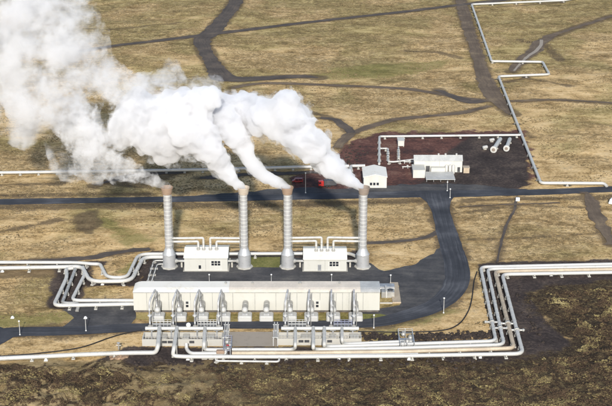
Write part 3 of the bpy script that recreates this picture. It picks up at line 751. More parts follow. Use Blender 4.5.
# hoses on the ground
def hose(pts, lab, r=0.22):
    w = [G(*p) for p in pts]; c = [Vector((q[0], q[1], 0.16)) for q in catmull([(a.x, a.y) for a in w], 1.5)]
    tag(MB().tube(c, r, 6).build('hose', 'hose_black', None, tuple(c[0])), lab, 'hose', 'black hoses lying on the grass')
hose([(-30,357.5),(0,356.5),(40,353.5),(80,348),(110,338),(128,333),(142,330.5)], 'black hose curving over the grass to the left basin')
hose([(358,331.8),(400,332.5),(440,331),(458,325),(468,312),(472,298),(474,282),(477,272)], 'black hose looping over dry grass right of the right basin')

# ------------------------------------------------------------------ equipment right of the hall
g = G(387.5, 297); t = thing('cooling_unit', 'grey equipment unit with pipes at the right end of the hall', 'equipment', g)
m = MB(); m.box(g.x-2.2, g.x+2.4, g.y-0.8, g.y+2.6, 0.06, 2.2, 0, 0.1); part(m, 'casing', 'clad_grey', t)
m = MB(); m.box(g.x-2.6, g.x+2.8, g.y+5, g.y+8, 0.06, 1.8, 0, 0.1); part(m, 'casing', 'steel_grey', t)
m = MB(); m.tube([(g.x-2.4, g.y+3.8, 1.6), (g.x+2.6, g.y+3.8, 1.6)], 0.35, 10); m.tube([(g.x-0.5, g.y-1.2, 0.3), (g.x-0.5, g.y-1.2, 2.6), (g.x-0.5, g.y+3.8, 2.6)], 0.3, 10); part(m, 'pipe', 'clad_white', t)
m = MB(); m.lathe([(0.9, 2.2), (0.9, 2.6), (0.75, 2.65)], (g.x+1.0, g.y+0.9, 0), 16); part(m, 'fan_cowl', 'steel_dark', t)
a = G(392.5, 303.5); b = G(398, 283.5); m = MB(); m.box(a.x, b.x, a.y, b.y, 0.03, 0.55, 0, 0.05); tag(m.build('loading_ramp', 'clad_tan', None, (a.x, a.y, 0)), 'tan concrete strip right of the hall end', 'ramp')
a = G(380, 303.5); m = MB(); m.box(a.x, G(392.3, 303.5).x, a.y-0.3, a.y, 0.03, 0.5); tag(m.build('low_wall', 'concrete_light', None, (a.x, a.y, 0)), 'pale low wall closing the equipment bay', 'low wall')

# ------------------------------------------------------------------ lamp posts
def lamp(px, pb, hpx, lab):
    g = G(px, pb); h = P(px, pb-hpx, g.y).z
    t = thing('lamp_post', lab, 'lamp post', g, 'lamp posts around the plant')
    m = MB(); m.tube([(g.x, g.y, 0), (g.x, g.y, h*0.5), (g.x, g.y, h-0.3)], [0.14, 0.11, 0.08], 8); m.lathe([(0.3, 0), (0.3, 0.15), (0.14, 0.4)], (g.x, g.y, 0), 10); part(m, 'pole', 'aluminium_band', t)
    m = MB(); m.lathe([(0.1, h-0.3), (0.28, h-0.2), (0.32, h), (0.26, h+0.15), (0.04, h+0.22)], (g.x, g.y, 0), 12); part(m, 'lantern', 'lamp_white', t)
for a in ((20,335,14,'lamp post beside the road near the left edge'), (86,331,14,'lamp post between the apron and the road'), (209.4,283.5,9,'leftmost of the three lamp posts behind the hall'),
          (271.4,283.5,9,'middle one of the three lamp posts behind the hall'), (331.5,283.5,9,'rightmost of the three lamp posts behind the hall'), (373.8,328,13,'lamp post at the right end of the right header'),
          (443.6,313,15,'lamp post on the dry grass where the ring road bends'), (305.6,193,20,'tall lamp post between the steam plumes by the main road'), (450,198,9,'short lamp post at the branch road junction'), (447.2,191,9,'lamp post in front of the warehouse loading deck'), (390.5,284,9,'lamp post near the equipment bay')):
    lamp(*a)

# ------------------------------------------------------------------ upper buildings
Yw = G(430, 172.3).y; X0 = P(414, 172, Yw).x; X1 = P(462, 172, Yw).x; ze = P(430, 160.6, Yw).z; zr = ze+1.7; Yr = G(430, 155.4, zr).y; Yk = 2*Yr-Yw
t = thing('warehouse', 'white warehouse with pale roof and grey loading deck by the main road', 'building', ((X0+X1)/2, Yr, 0))
m = MB(); m.prism_x([(Yw,0.02),(Yk,0.02),(Yk,ze),(Yr,zr),(Yw,ze)], X0, X1); part(m, 'wall', 'wall_white', t)
m = MB(); k = (zr-ze)/(Yr-Yw); o = 0.3
m.prism_x([(Yw-o, ze-o*k+0.03), (Yr, zr+0.03), (Yk+o, ze-o*k+0.03), (Yk+o, ze-o*k+0.22), (Yr, zr+0.22), (Yw-o, ze-o*k+0.22)], X0-0.2, X1+0.2); rf = part(m, 'roof', 'roof_grey', t)
m = MB()
for i in range(1, 22):
    x = X0+(X1-X0)*i/22; m.prism_x([(Yw-o, ze-o*k+0.222), (Yr, zr+0.222), (Yr, zr+0.3), (Yw-o, ze-o*k+0.3)], x-0.04, x+0.04)
part(m, 'roof_seam', 'roof_grey', rf, pw(t))
for q in (439, 446, 457): x = P(q, 157, Yw).x; part(MB().lathe([(0.35, zr-0.3), (0.35, zr+0.6), (0.55, zr+0.65), (0.15, zr+0.95)], (x, Yr, 0), 10), 'roof_vent', 'clad_white', rf, pw(t))
m = MB(); xx = P(439.5, 165, Yw).x; m.box(xx-0.05, xx+0.05, Yw-0.05, Yw-0.003, 0.1, ze-0.2); part(m, 'wall_joint', 'seam', t)
za = 3.6; Ya = G(418, 178).y; xa0 = G(413, 178).x; xa1 = G(424.8, 178).x
m = MB(); m.box(xa0, xa1, Ya, Yw-0.02, 0.02, za, 0); part(m, 'annex', 'wall_white', t)
m = MB(); m.box(xa0-0.15, xa1+0.15, Ya-0.15, Yw-0.03, za+0.003, za+0.15); part(m, 'annex_roof', 'wall_cream', t)
Yc = G(440, 182).y; xc0 = G(426, 182).x; xc1 = G(455.3, 182).x
m = MB(); m.box(xc0, xc1, Yc, Yw-2.65, 0.95, 1.2); cn = part(m, 'loading_deck', 'roof_grey', t)
m = MB()
for i in range(5):
    x = xc0+0.3+(xc1-xc0-0.6)*i/4; m.box(x-0.1, x+0.1, Yc+0.15, Yc+0.35, 0, 0.95)
part(m, 'post', 'steel_grey', cn, pw(t))
m = MB(); xb0 = P(430.4, 176, Yw).x; xb1 = P(444.3, 176, Yw).x; m.box(xb0, xb1, Yw-2.6, Yw-0.02, 0.02, 2.9); part(m, 'porch', 'wall_cream', t)
m = MB()
for q in (446, 449.5, 452.8): x = P(q, 174, Yw).x; m.lathe([(0.7, 0), (0.7, 3.4), (0.5, 3.8), (0.05, 4.0)], (x, Yw-1.3, 0), 14)
part(m, 'vessel', 'clad_white', t)
m = MB(); x = P(427.6, 174, Yw).x; m.box(x-0.9, x+0.9, Yw-0.06, Yw-0.003, 0.1, 3.0); x = P(458.5, 174, Yw).x; m.box(x-0.6, x+0.6, Yw-0.06, Yw-0.003, 0.1, 2.4); part(m, 'door', 'steel_dark', t)
g = G(466.3, 173); m = MB(); m.box(g.x-1.3, g.x+1.3, g.y-0.3, g.y+2.6, 0.02, 2.4, 0, 0.05); m.box(g.x-1.45, g.x+1.45, g.y-0.45, g.y+2.75, 2.4, 2.55); tag(m.build('storage_hut', 'clad_tan', None, g), 'tan storage hut beside the right wall of the warehouse', 'hut')
# gabled shed
Yg = G(375, 188).y; x0 = P(363.6, 188, Yg).x; x1 = P(386.6, 188, Yg).x; xm_ = (x0+x1)/2; ze = P(375, 177.2, Yg).z; zr = ze+1.1; Yk = G(375, 165.4, zr).y
t = thing('gabled_shed', 'white gabled shed with three dark windows beside the main road', 'building', (xm_, (Yg+Yk)/2, 0))
m = MB(); m.prism([(x0,0.02),(x1,0.02),(x1,ze),(xm_,zr),(x0,ze)], Yg, Yk); part(m, 'wall', 'wall_white', t)
m = MB(); m.prism([(x0-0.3, ze-0.05), (xm_, zr+0.04), (x1+0.3, ze-0.05), (x1+0.3, ze+0.17), (xm_, zr+0.28), (x0-0.3, ze+0.17)], Yg-0.35, Yk+0.3); part(m, 'roof', 'roof_cream', t)
for q in (371, 374.3, 377.7):
    x = P(q, 184, Yg).x; m = MB(); m.box(x-0.55, x+0.55, Yg-0.07, Yg-0.003, 1.2, 2.5); w = part(m, 'window', 'steel_grey', t)
    m = MB(); m.box(x-0.45, x+0.45, Yg-0.1, Yg-0.072, 1.3, 2.4); part(m, 'pane', 'glass_dark', w, pw(t))
# white box on legs
g = G(401, 147); t = thing('white_kiosk', 'white kiosk on the scoria left of the warehouse, touching the pipeline', 'kiosk', g)
m = MB(); m.box(g.x-1.45, g.x+1.45, g.y-0.2, g.y+5, 0.5, 3.0, 0, 0.05); part(m, 'body', 'wall_white', t)
m = MB(); m.box(g.x-1.6, g.x+1.6, g.y-0.4, g.y+5.2, 3.003, 3.15); part(m, 'roof', 'wall_white', t)
m = MB()
for dx in (-1.2, 1.2):
    for dy in (0, 4.6): m.box(g.x+dx-0.15, g.x+dx+0.15, g.y+dy, g.y+dy+0.3, 0, 0.5)
part(m, 'leg', 'concrete', t)
# small pipe crossing beside warehouse
for (px, py, lab) in ((409, 163.5, 'upper small white valve cluster left of the warehouse'), (407.5, 168.5, 'lower small white valve cluster left of the warehouse')):
    g = G(px, py); m = MB(); m.tube([(g.x-2.4, g.y, 0.8), (g.x+2.4, g.y, 0.8)], 0.25, 8); m.tube([(g.x, g.y-1.8, 0.8), (g.x, g.y+1.8, 0.8)], 0.2, 8); m.sphere((g.x, g.y, 1.1), 0.55); m.box(g.x-2.2, g.x-1.9, g.y-0.2, g.y+0.2, 0, 0.7); m.box(g.x+1.9, g.x+2.2, g.y-0.2, g.y+0.2, 0, 0.7)
    tag(m.build('valve_cluster', 'clad_white', None, g), lab, 'valves', 'small valve clusters on the scoria')
# silencers
def silencer(near, far, lab, rr):
    a = G(*near, 1.45); b = G(*far, 1.2); d = (b-a).normalized(); t = thing('silencer_tank', lab, 'tank', (a.x, a.y, 0), 'lying silencer tanks')
    L = (b-a).length; m = MB(); m.tube([a+d*0.8, a+d*2.2, a+d*2.21, b-d*1.2, b-d*0.4, b], [rr, rr*0.72, rr*0.72, rr*0.72, rr*0.6, rr*0.2], 20); part(m, 'body', 'clad_white', t)
    m = MB(); m.tube([a-d*0.35, a-d*0.3, a+d*0.75, a+d*0.8], [rr*0.95, rr*1.12, rr*1.12, rr*0.95], 24); part(m, 'end_drum', 'clad_white', t)
    m = MB(); m.tube([a-d*0.75, a-d*0.36], [rr*0.42, rr*0.55], 16); part(m, 'nozzle', 'rust_dark', t)
    m = MB()
    for k in (0.3, 0.75):
        p = a.lerp(b, k); m.box(p.x-1.1, p.x+1.1, p.y-0.3, p.y+0.3, 0, 0.6)
    part(m, 'cradle', 'concrete', t)
silencer((493.6, 149.6), (500.6, 138.6), 'left lying tank with slanting body and round white face', 1.4)
silencer((506.4, 148.4), (510, 138.6), 'right lying tank with shorter body and round white face', 1.3)
for x, y, r_, lab in ((485, 149.5, 0.8, 'small white pressure vessel left of the lying tanks'), (491.8, 142, 0.75, 'small white pressure vessel behind the left lying tank')):
    g = G(x, y); t = thing('pressure_vessel', lab, 'tank', g, 'small pressure vessels')
    m = MB(); m.tube([(g.x-1.1, g.y-0.5, r_+0.25), (g.x-0.9, g.y-0.4, r_+0.25), (g.x+0.9, g.y+0.6, r_+0.25), (g.x+1.1, g.y+0.7, r_+0.25)], [0.25, r_, r_, 0.25], 14); part(m, 'shell', 'clad_white', t)
    m = MB(); m.box(g.x-0.7, g.x+0.7, g.y-0.4, g.y+0.5, 0, 0.45); part(m, 'cradle', 'concrete', t)
# vehicles
def truck(px, py, lab, rot, name='truck', body='red_paint', L=6.5):
    g = G(px, py); t = thing(name, lab, 'truck' if name == 'truck' else 'van', g)
    def bb(x0, x1, y0, y1, z0, z1, mi=0, b=0.12): return MB().box(g.x+x0, g.x+x1, g.y+y0, g.y+y1, z0, z1, mi, b)
    if name == 'truck':
        part(bb(-1.1, 1.1, -1.0, 1.0, 0.7, 2.9), 'cab', body, t)
        part(MB().box(g.x+1.2, g.x+1.2+L-2.6, g.y-1.15, g.y+1.15, 1.1, 3.1), 'cargo_box', 'steel_dark', t)
        part(MB().box(g.x-1.0, g.x+L-1.6, g.y-0.5, g.y+0.5, 0.6, 1.08), 'chassis', 'steel_dark', t)
        part(MB().box(g.x-1.0, g.x-0.1, g.y-1.04, g.y-1.003, 1.75, 2.5), 'side_window', 'glass_dark', t)
        part(MB().box(g.x-1.13, g.x-1.103, g.y-0.85, g.y+0.85, 1.75, 2.55), 'windscreen', 'glass_dark', t)
        wx = (-0.5, 2.4, 3.6)
    else:
        m = MB(); m.prism([(g.x-2.3, 0.45), (g.x+2.3, 0.45), (g.x+2.3, 1.3), (g.x+2.15, 1.95), (g.x-0.9, 1.95), (g.x-1.6, 1.2), (g.x-2.3, 1.05)], g.y-0.95, g.y+0.95); part(m, 'body', body, t)
        m = MB(); m.box(g.x-0.9, g.x+0.2, g.y-0.98, g.y-0.952, 1.25, 1.8); m.box(g.x+0.4, g.x+1.9, g.y-0.98, g.y-0.952, 1.25, 1.8); part(m, 'side_window', 'glass_dark', t)
        wx = (-1.5, 1.5)
    for x in wx:
        for y in (-1.0, 1.0):
            m = MB(); m.lathe([(0.12, -0.15), (0.5 if name == 'truck' else 0.36, -0.14), (0.5 if name == 'truck' else 0.36, 0.14), (0.12, 0.15)], (g.x+x, g.y+y*0.92, 0.5 if name == 'truck' else 0.36), 14, axis='y'); part(m, 'wheel', 'rubber', t)
    t.rotation_euler.z = rot
    return t
truck(321, 187, 'red truck half hidden by the steam at the road', R(8), L=8)
truck(297.5, 182.5, 'small red van in the gap between the steam plumes', R(4), 'van', 'red_dark')
truck(612.5, 203.5, 'white van cut by the right edge below the road', R(60), 'van', 'white_paint')
g = G(517.6, 201); t = thing('utility_cabinet', 'white utility cabinet on the verge where the footpath starts', 'cabinet', g)
m = MB(); m.box(g.x-0.8, g.x+0.8, g.y-0.4, g.y+0.4, 0.15, 1.5, 0, 0.05); part(m, 'body', 'white_paint', t); m = MB(); m.box(g.x-0.9, g.x+0.9, g.y-0.5, g.y+0.5, 0, 0.15); part(m, 'base', 'concrete', t)
FLAT.append(('poly', [tuple(G(*p).xy) for p in ((355,150),(475,150),(475,190),(355,190))], 0))
FLAT.append(('poly', [tuple(G(*p).xy) for p in ((130,240),(400,240),(400,366),(130,366))], 0))
FLAT.append(('line', [tuple(G(493,150).xy), tuple(G(511,138).xy)], 5))

# ------------------------------------------------------------------ ground sheet
def axis(lo, hi, step, far, n):
    fine = np.arange(lo, hi+1e-6, step); g = np.geomspace(step*2, far, n)
    return np.concatenate([(lo-np.cumsum(g/1.0))[::-1] if False else (lo-g)[::-1], fine, hi+g])
gx = axis(-225, 225, 0.8, 4000, 22)
yf_ = [362.0]
while yf_[-1] < 1000: yf_.append(yf_[-1]+0.62*(yf_[-1]/400)**0.9)
gy = np.concatenate([362-np.geomspace(1.5, 3000, 20), np.array(yf_), yf_[-1]+np.geomspace(3, 5000, 22)])
gx.sort(); gy.sort()
XX, YY = np.meshgrid(gx, gy); x = XX.ravel(); y = YY.ravel()
def seg_dist(x, y, pts):
    d = np.full(x.shape, 1e18)
    for (ax, ay), (bx, by) in zip(pts[:-1], pts[1:]):
        vx, vy = bx-ax, by-ay; L = vx*vx+vy*vy
        if L < 1e-9: continue
        t = np.clip(((x-ax)*vx+(y-ay)*vy)/L, 0, 1)
        d = np.minimum(d, (x-ax-t*vx)**2+(y-ay-t*vy)**2)
    return np.sqrt(d)
def poly_sdf(x, y, pts):   # positive inside
    p = list(pts); d = seg_dist(x, y, p+[p[0]]); ins = np.zeros(x.shape, bool)
    for (ax, ay), (bx, by) in zip(p, p[1:]+[p[0]]):
        c = ((ay > y) != (by > y)); 
        if ay != by: ins ^= c & (x < (bx-ax)*(y-ay)/(by-ay)+ax)
    return np.where(ins, d, -d)
def zone(polys):
    out = np.full(x.shape, -60.0)
    for p in polys:
        out = np.maximum(out, poly_sdf(x, y, [tuple(G(*q).xy) for q in p]))
    return np.clip(out, -60, 60)
def lines(ls):
    out = np.full(x.shape, -60.0)
    for w, l in ls: out = np.maximum(out, w-seg_dist(x, y, [tuple(G(*q).xy) for q in l]))
    return out
Z_lava = zone([[(-200,372),(0,366),(60,362),(130,369),(250,366),(330,363),(420,362),(470,366),(530,363),(560,357),(582,347),(560,325),(532,296),(560,288),(612,284),(800,280),(800,500),(-200,500)]])
Z_dark = zone([[(488,262),(800,256),(800,281),(600,286),(534,292),(548,322),(582,347),(545,361),(520,366),(300,368),(130,368),(85,364),(100,358),(130,346),(225,347),(360,346),(420,339),(498,339),(484,290),(476,264)],
               [(136,284),(146,256),(150,251),(366,251),(366,285),(140,286)], [(450,150),(470,136),(516,133),(526,150),(530,186),(500,191),(405,191),(440,170)]])
Z_dark = np.maximum(Z_dark, lines([(3.2, [(66,268),(55,306),(84,306)]), (3.2, [(76,268),(64,303)]), (3.0, [(85,268),(72,300)]), (2.6, [(80,266),(90,284),(134,284),(146,257)]), (2.2, [(-40,263),(66,263),(100,263)]), (2.2, [(72,301),(134,301.5)])]))
Z_scoria = zone([[(348,142),(378,132),(440,132),(521,130),(527,140),(534,186),(500,192),(290,192),(286,178),(325,168)]])
Z_green = zone([[(-60,313),(40,312),(74,313),(66,320),(30,327),(-60,328)], [(124,313),(420,313),(404,319),(360,322),(124,322)], [(246,256),(282,256),(282,269),(246,269)], [(130,258),(150,262),(146,275),(122,272)],
                [(310,76),(340,68),(410,62),(450,60),(440,68),(380,78),(330,80)], [(85,205),(150,240),(130,246),(100,225)], [(378,331),(400,331),(400,342),(378,342)], [(400,318),(440,306),(455,310),(430,322),(398,326)]])
Z_brown = zone([[(72,216),(98,208),(102,222),(92,234),(72,232)], [(525,128),(530,134),(540,138),(526,140)], [(95,185),(140,172),(185,172),(150,188)]])
Z_brown = np.maximum(Z_brown, lines([(5.5, [(437,193),(438,200),(441,212),(446,230),(452,250),(457,268)]), (5.5, [(463,283),(440,303),(410,315),(370,323)]), (4.5, [(130,328),(70,331),(20,332)]), (3.5, [(-50,207.5),(100,206),(250,205),(330,203.5),(420,200.5)]), (2.5, [(465,200),(540,199),(640,196)]), (2.0, [(-50,196),(150,194)]),
    (4.0, [(-40,274.5),(60,273.5)]), (1.6, [(230,92),(340,120)]), (2, [(408,50),(440,52),(460,58)]), (3, [(520,40),(545,45),(560,60)]), (1.6, [(480,8),(560,3)]), (1.5, [(0,185),(60,183)]), (1.2, [(110,30),(180,22)]),
    (1.0, [(455,240),(530,238),(612,232)]), (1.2, [(470,212),(512,205),(600,208)]), (1.5,[(0,232),(60,220)]), (1.5,[(505,82),(525,78),(570,86)])]))
for w_, l_ in TRACKS: Z_brown = np.maximum(Z_brown, w_-seg_dist(x, y, l_))
flat = np.full(x.shape, -60.0)
for k, pts, hw in FLAT:
    if k == 'line': flat = np.maximum(flat, hw-seg_dist(x, y, pts))
    else: flat = np.maximum(flat, poly_sdf(x, y, pts))
relief = sstep(0.3, 5.0, -flat-1.0)
inside = sstep(0, 30, np.minimum(np.minimum(x+255, 255-x), np.minimum(y-345, 1040-y)))
lava = sstep(-1, 5, Z_lava)
h = (fbm(x*0.28, y*0.28, 3, 3)-0.5)*1.1*relief*(0.25+1.1*lava)
h += lava*relief*((1-np.abs(2*fbm(x*0.16+5, y*0.16, 3, 9)-1))-0.7)*2.0
h += (fbm(x*0.03, y*0.03, 3, 21)-0.5)*2.2*sstep(2, 25, -flat)
h = h*np.where(inside > 0, inside, 0)-0.02
far = np.hypot(x, y-560); h += np.clip((far-900)/2000, 0, 1)**1.5*60*(fbm(x*0.0012, y*0.0012, 3, 5))
co = np.stack([x, y, h], 1).astype(np.float32)
nx, ny = len(gx), len(gy)
ii = np.arange((ny-1)*(nx-1)); r0 = ii//(nx-1); c0 = ii % (nx-1); a = r0*nx+c0
quads = np.stack([a, a+1, a+nx+1, a+nx], 1).astype(np.int32)
me = bpy.data.meshes.new('ground'); me.vertices.add(len(co)); me.vertices.foreach_set('co', co.ravel())
me.loops.add(quads.size); me.loops.foreach_set('vertex_index', quads.ravel()); me.polygons.add(len(quads))
me.polygons.foreach_set('loop_start', np.arange(0, quads.size, 4, dtype=np.int32)); me.polygons.foreach_set('use_smooth', np.ones(len(quads), bool)); me.update(calc_edges=True)
for nm, z in (('lava', Z_lava), ('dark', Z_dark), ('scoria', Z_scoria), ('green', Z_green), ('brown', Z_brown)):
    at = me.attributes.new(nm, 'FLOAT', 'POINT'); at.data.foreach_set('value', z.astype(np.float32))
m, nt, b = newmat('ground')
tc = nt.new('ShaderNodeTexCoord').outputs['Object']
def attr(n): q = nt.new('ShaderNodeAttribute'); q.attribute_name = n; return q.outputs['Fac']
nb = nt.noise(tc, 0.018, 5, 0.6, 0.4); nm_ = nt.noise(tc, 0.09, 6, 0.65); nf = nt.noise(tc, 0.8, 5, 0.75); nff = nt.noise(tc, 2.6, 3, 0.8)
stre = nt.noise(nt.mapping(tc, (0.35, 1.0, 1)), 0.16, 6, 0.7, 0.8)
g1 = nt.math('ADD', nt.math('MULTIPLY', nm_, 0.30), nt.math('MULTIPLY', stre, 0.26))
g1 = nt.math('ADD', g1, nt.math('MULTIPLY', nf, 0.28)); g1 = nt.math('ADD', g1, nt.math('MULTIPLY', nff, 0.16))
grass = nt.ramp(g1, [(0.40, (0.14, 0.085, 0.035)), (0.45, (0.37, 0.245, 0.105)), (0.495, (0.59, 0.405, 0.190)), (0.54, (0.72, 0.515, 0.265)), (0.62, (0.80, 0.62, 0.37))])
olive = nt.ramp(g1, [(0.41, (0.085, 0.062, 0.024)), (0.47, (0.25, 0.190, 0.072)), (0.53, (0.47, 0.365, 0.155)), (0.62, (0.64, 0.51, 0.26))])
sep = nt.new('ShaderNodeSeparateXYZ'); nt.link(tc, sep.inputs[0])
north = nt.smooth(sep.outputs['Y'], 600, 950)
ol = nt.smooth(nt.math('ADD', nb, nt.math('MULTIPLY', north, 0.15)), 0.50, 0.66)
col = nt.mix(nt.math('MULTIPLY', ol, 0.9), grass, olive)
# heather: dark low shrubs speckled through the grass, in broad drifts
drift = nt.smooth(nt.math('ADD', nt.noise(nt.mapping(tc, (0.5, 1.0, 1)), 0.022, 5, 0.65, 0.8), nt.math('MULTIPLY', north, 0.10)), 0.46, 0.58)
spk = nt.smooth(nt.math('ADD', nt.math('MULTIPLY', nff, 0.45), nt.math('MULTIPLY', nt.noise(tc, 0.35, 5, 0.75), 0.55)), 0.475, 0.53)
col = nt.mix(nt.math('MULTIPLY', nt.math('MULTIPLY', spk, drift), 0.68), col, (0.105, 0.074, 0.034))
pale = nt.smooth(nt.noise(nt.mapping(tc, (0.6, 1.0, 1)), 0.55, 5, 0.8, 0.3), 0.55, 0.64)
col = nt.mix(nt.math('MULTIPLY', pale, 0.5), col, (0.76, 0.58, 0.33))
spk2 = nt.smooth(nt.noise(nt.mapping(tc, (0.55, 1.0, 1)), 0.75, 5, 0.85, 0.6), 0.53, 0.60)
col = nt.mix(nt.math('MULTIPLY', spk2, nt.math('MULTIPLY_ADD', drift, 0.40, 0.15)), col, (0.15, 0.105, 0.052))
cont = nt.smooth(nt.noise(nt.mapping(tc, (0.12, 1.0, 1)), 0.30, 5, 0.7, 1.5), 0.56, 0.64)
col = nt.mix(nt.math('MULTIPLY', cont, 0.38), col, (0.18, 0.13, 0.065))
def zmask(n, amp, soft, src=None, off=0.0):
    s = nt.math('ADD', attr(n), nt.math('MULTIPLY', nt.math('SUBTRACT', src or nm_, 0.5-off), amp))
    return nt.smooth(s, -soft, soft)
col = nt.mix(nt.math('MULTIPLY', zmask('green', 22, 2.2), 0.7), col, nt.ramp(g1, [(0.40, (0.11, 0.105, 0.03)), (0.52, (0.21, 0.195, 0.06)), (0.64, (0.33, 0.28, 0.11))]))
brn = nt.ramp(g1, [(0.40, (0.045, 0.032, 0.022)), (0.52, (0.12, 0.085, 0.050)), (0.64, (0.24, 0.17, 0.09))])
mixn = nt.math('ADD', nt.math('MULTIPLY', nm_, 0.55), nt.math('MULTIPLY', nf, 0.45))
col = nt.mix(nt.math('MULTIPLY', zmask('brown', 24, 1.2, mixn), 0.85), col, brn)
# scattered peat patches
pe = nt.smooth(nt.math('ADD', nt.math('MULTIPLY', nm_, 0.6), nt.math('MULTIPLY', nf, 0.4)), 0.575, 0.66)
col = nt.mix(nt.math('MULTIPLY', pe, 0.55), col, brn)
sco = nt.ramp(nt.math('ADD', nt.math('MULTIPLY', nm_, 0.6), nt.math('MULTIPLY', nf, 0.4)), [(0.38, (0.035, 0.028, 0.030)), (0.47, (0.090, 0.045, 0.038)), (0.54, (0.150, 0.070, 0.055)), (0.66, (0.26, 0.18, 0.13))])
col = nt.mix(zmask('scoria', 26, 1.5), col, sco)
drk = nt.ramp(nt.math('ADD', nt.math('MULTIPLY', nm_, 0.5), nt.math('MULTIPLY', nf, 0.5)), [(0.38, (0.028, 0.022, 0.021)), (0.50, (0.056, 0.043, 0.039)), (0.57, (0.10, 0.076, 0.062)), (0.70, (0.19, 0.145, 0.105))])
col = nt.mix(zmask('dark', 14, 0.9, nt.math('ADD', nt.math('MULTIPLY', nm_, 0.6), nt.math('MULTIPLY', nf, 0.4))), col, drk)
lv = nt.math('ADD', nt.math('MULTIPLY', nt.noise(tc, 0.5, 6, 0.78, 0.6), 0.60), nt.math('MULTIPLY', nff, 0.25))
lv = nt.math('ADD', lv, nt.math('MULTIPLY', nb, 0.15))
lav = nt.ramp(lv, [(0.42, (0.024, 0.016, 0.011)), (0.49, (0.055, 0.035, 0.022)), (0.54, (0.105, 0.075, 0.038)), (0.61, (0.21, 0.17, 0.08)), (0.71, (0.40, 0.32, 0.18))])
gap = nt.smooth(nt.noise(nt.mapping(tc, (0.7, 1.0, 1)), 1.5, 5, 0.85, 0.8), 0.50, 0.57)
lav = nt.mix(nt.math('MULTIPLY', gap, 0.72), lav, (0.026, 0.018, 0.013))
tip = nt.smooth(nt.noise(nt.mapping(tc, (0.7, 1.0, 1)), 1.9, 5, 0.85, 0.4), 0.56, 0.62)
lav = nt.mix(nt.math('MULTIPLY', tip, 0.6), lav, (0.40, 0.31, 0.14))
lm = zmask('lava', 20, 1.8, None, 0.16)
# dry grass lobes on the left part of the moss
west = nt.math('SUBTRACT', 1.0, nt.smooth(sep.outputs['X'], -75, 10))
lobe = nt.math('MULTIPLY', nt.smooth(nt.noise(tc, 0.055, 5, 0.65, 1.0), 0.475, 0.525), west)
lav = nt.mix(nt.math('MULTIPLY', lobe, 0.9), lav, nt.ramp(g1, [(0.40, (0.13, 0.09, 0.04)), (0.5, (0.30, 0.22, 0.11)), (0.62, (0.46, 0.36, 0.20))]))
col = nt.mix(lm, col, lav)
nt.link(col, b.inputs['Base Color']); b.inputs['Roughness'].default_value = 0.97; b.inputs['Specular IOR Level'].default_value = 0.15
bp = nt.new('ShaderNodeBump'); bp.inputs['Strength'].default_value = 0.8; bp.inputs['Distance'].default_value = 0.5
hh = nt.math('ADD', nt.math('MULTIPLY', nf, 1.0), nt.math('MULTIPLY', nff, 0.5)); nt.link(hh, bp.inputs['Height']); nt.link(bp.outputs[0], b.inputs['Normal'])
me.materials.append(m)
go = bpy.data.objects.new('ground', me); COL.objects.link(go); go['kind'] = 'structure'
HG = h.reshape(ny, nx)
def gh(px_, py_):
    i = np.clip(np.searchsorted(gy, py_)-1, 0, ny-2); j = np.clip(np.searchsorted(gx, px_)-1, 0, nx-2); return HG[i, j]
def zval(arr, px_, py_):
    i = np.clip(np.searchsorted(gy, py_)-1, 0, ny-2); j = np.clip(np.searchsorted(gx, px_)-1, 0, nx-2); return arr.reshape(ny, nx)[i, j]

# ------------------------------------------------------------------ scattered clumps (stuff)
def scatter(name, mname, label, cat, pts, rad, flatk=0.55, seed=1):
    r2 = np.random.default_rng(seed); n = len(pts)
    base = np.array([(0,0,1.0)]+[(math.cos(a), math.sin(a), 0.35) for a in np.arange(6)*math.pi/3]+[(1.15*math.cos(a+0.5), 1.15*math.sin(a+0.5), -0.5) for a in np.arange(6)*math.pi/3])
    fs = [(0, 1+i, 1+(i+1) % 6) for i in range(6)]
    for i in range(6):
        j = (i+1) % 6; fs += [(1+i, 7+i, 1+j), (1+j, 7+i, 7+j)]
    fs = np.array(fs); k = len(base)
    V = base[None]*(1+r2.uniform(-0.32, 0.32, (n, k, 1)))*rad[:, None, None]; V[:, :, 2] *= flatk
    th = r2.uniform(0, 6.28, n); c, s = np.cos(th)[:, None], np.sin(th)[:, None]
    X = V[:, :, 0]*c-V[:, :, 1]*s*0.8; Y = V[:, :, 0]*s+V[:, :, 1]*c*0.8
    co = np.stack([X+pts[:, 0:1], Y+pts[:, 1:2], V[:, :, 2]+pts[:, 2:3]], 2).reshape(-1, 3).astype(np.float32)
    F = (fs[None]+(np.arange(n)*k)[:, None, None]).reshape(-1, 3).astype(np.int32)
    me = bpy.data.meshes.new(name); me.vertices.add(len(co)); me.vertices.foreach_set('co', co.ravel()); me.loops.add(F.size); me.loops.foreach_set('vertex_index', F.ravel())
    me.polygons.add(len(F)); me.polygons.foreach_set('loop_start', np.arange(0, F.size, 3, dtype=np.int32)); me.update(calc_edges=True); me.materials.append(MATS[mname])
    o = bpy.data.objects.new(name, me); COL.objects.link(o); tag(o, label, cat, None, 'stuff'); return o
def cand(n, x0, x1, y0, y1, seed):
    r = np.random.default_rng(seed); return r.uniform(x0, x1, n), r.uniform(y0, y1, n), r
cx, cy, r = cand(230000, -112, 135, 366, 480, 2)
lvv = zval(Z_lava, cx, cy)+(fbm(cx*.1, cy*.1, 3, 77)-.5)*16; cl = fbm(cx*0.30, cy*0.30, 4, 31)
k = (lvv > 2) & (cl > 0.47) & (zval(flat, cx, cy) < -2); cx, cy = cx[k], cy[k]
rad = r.uniform(0.08, 0.36, len(cx))*r.uniform(0.7, 1.3, len(cx))
scatter('lava_moss', 'moss_clump', 'dark moss and lava hummocks covering the foreground', 'moss', np.stack([cx, cy, gh(cx, cy)+0.02], 1), rad, 0.7, 5)
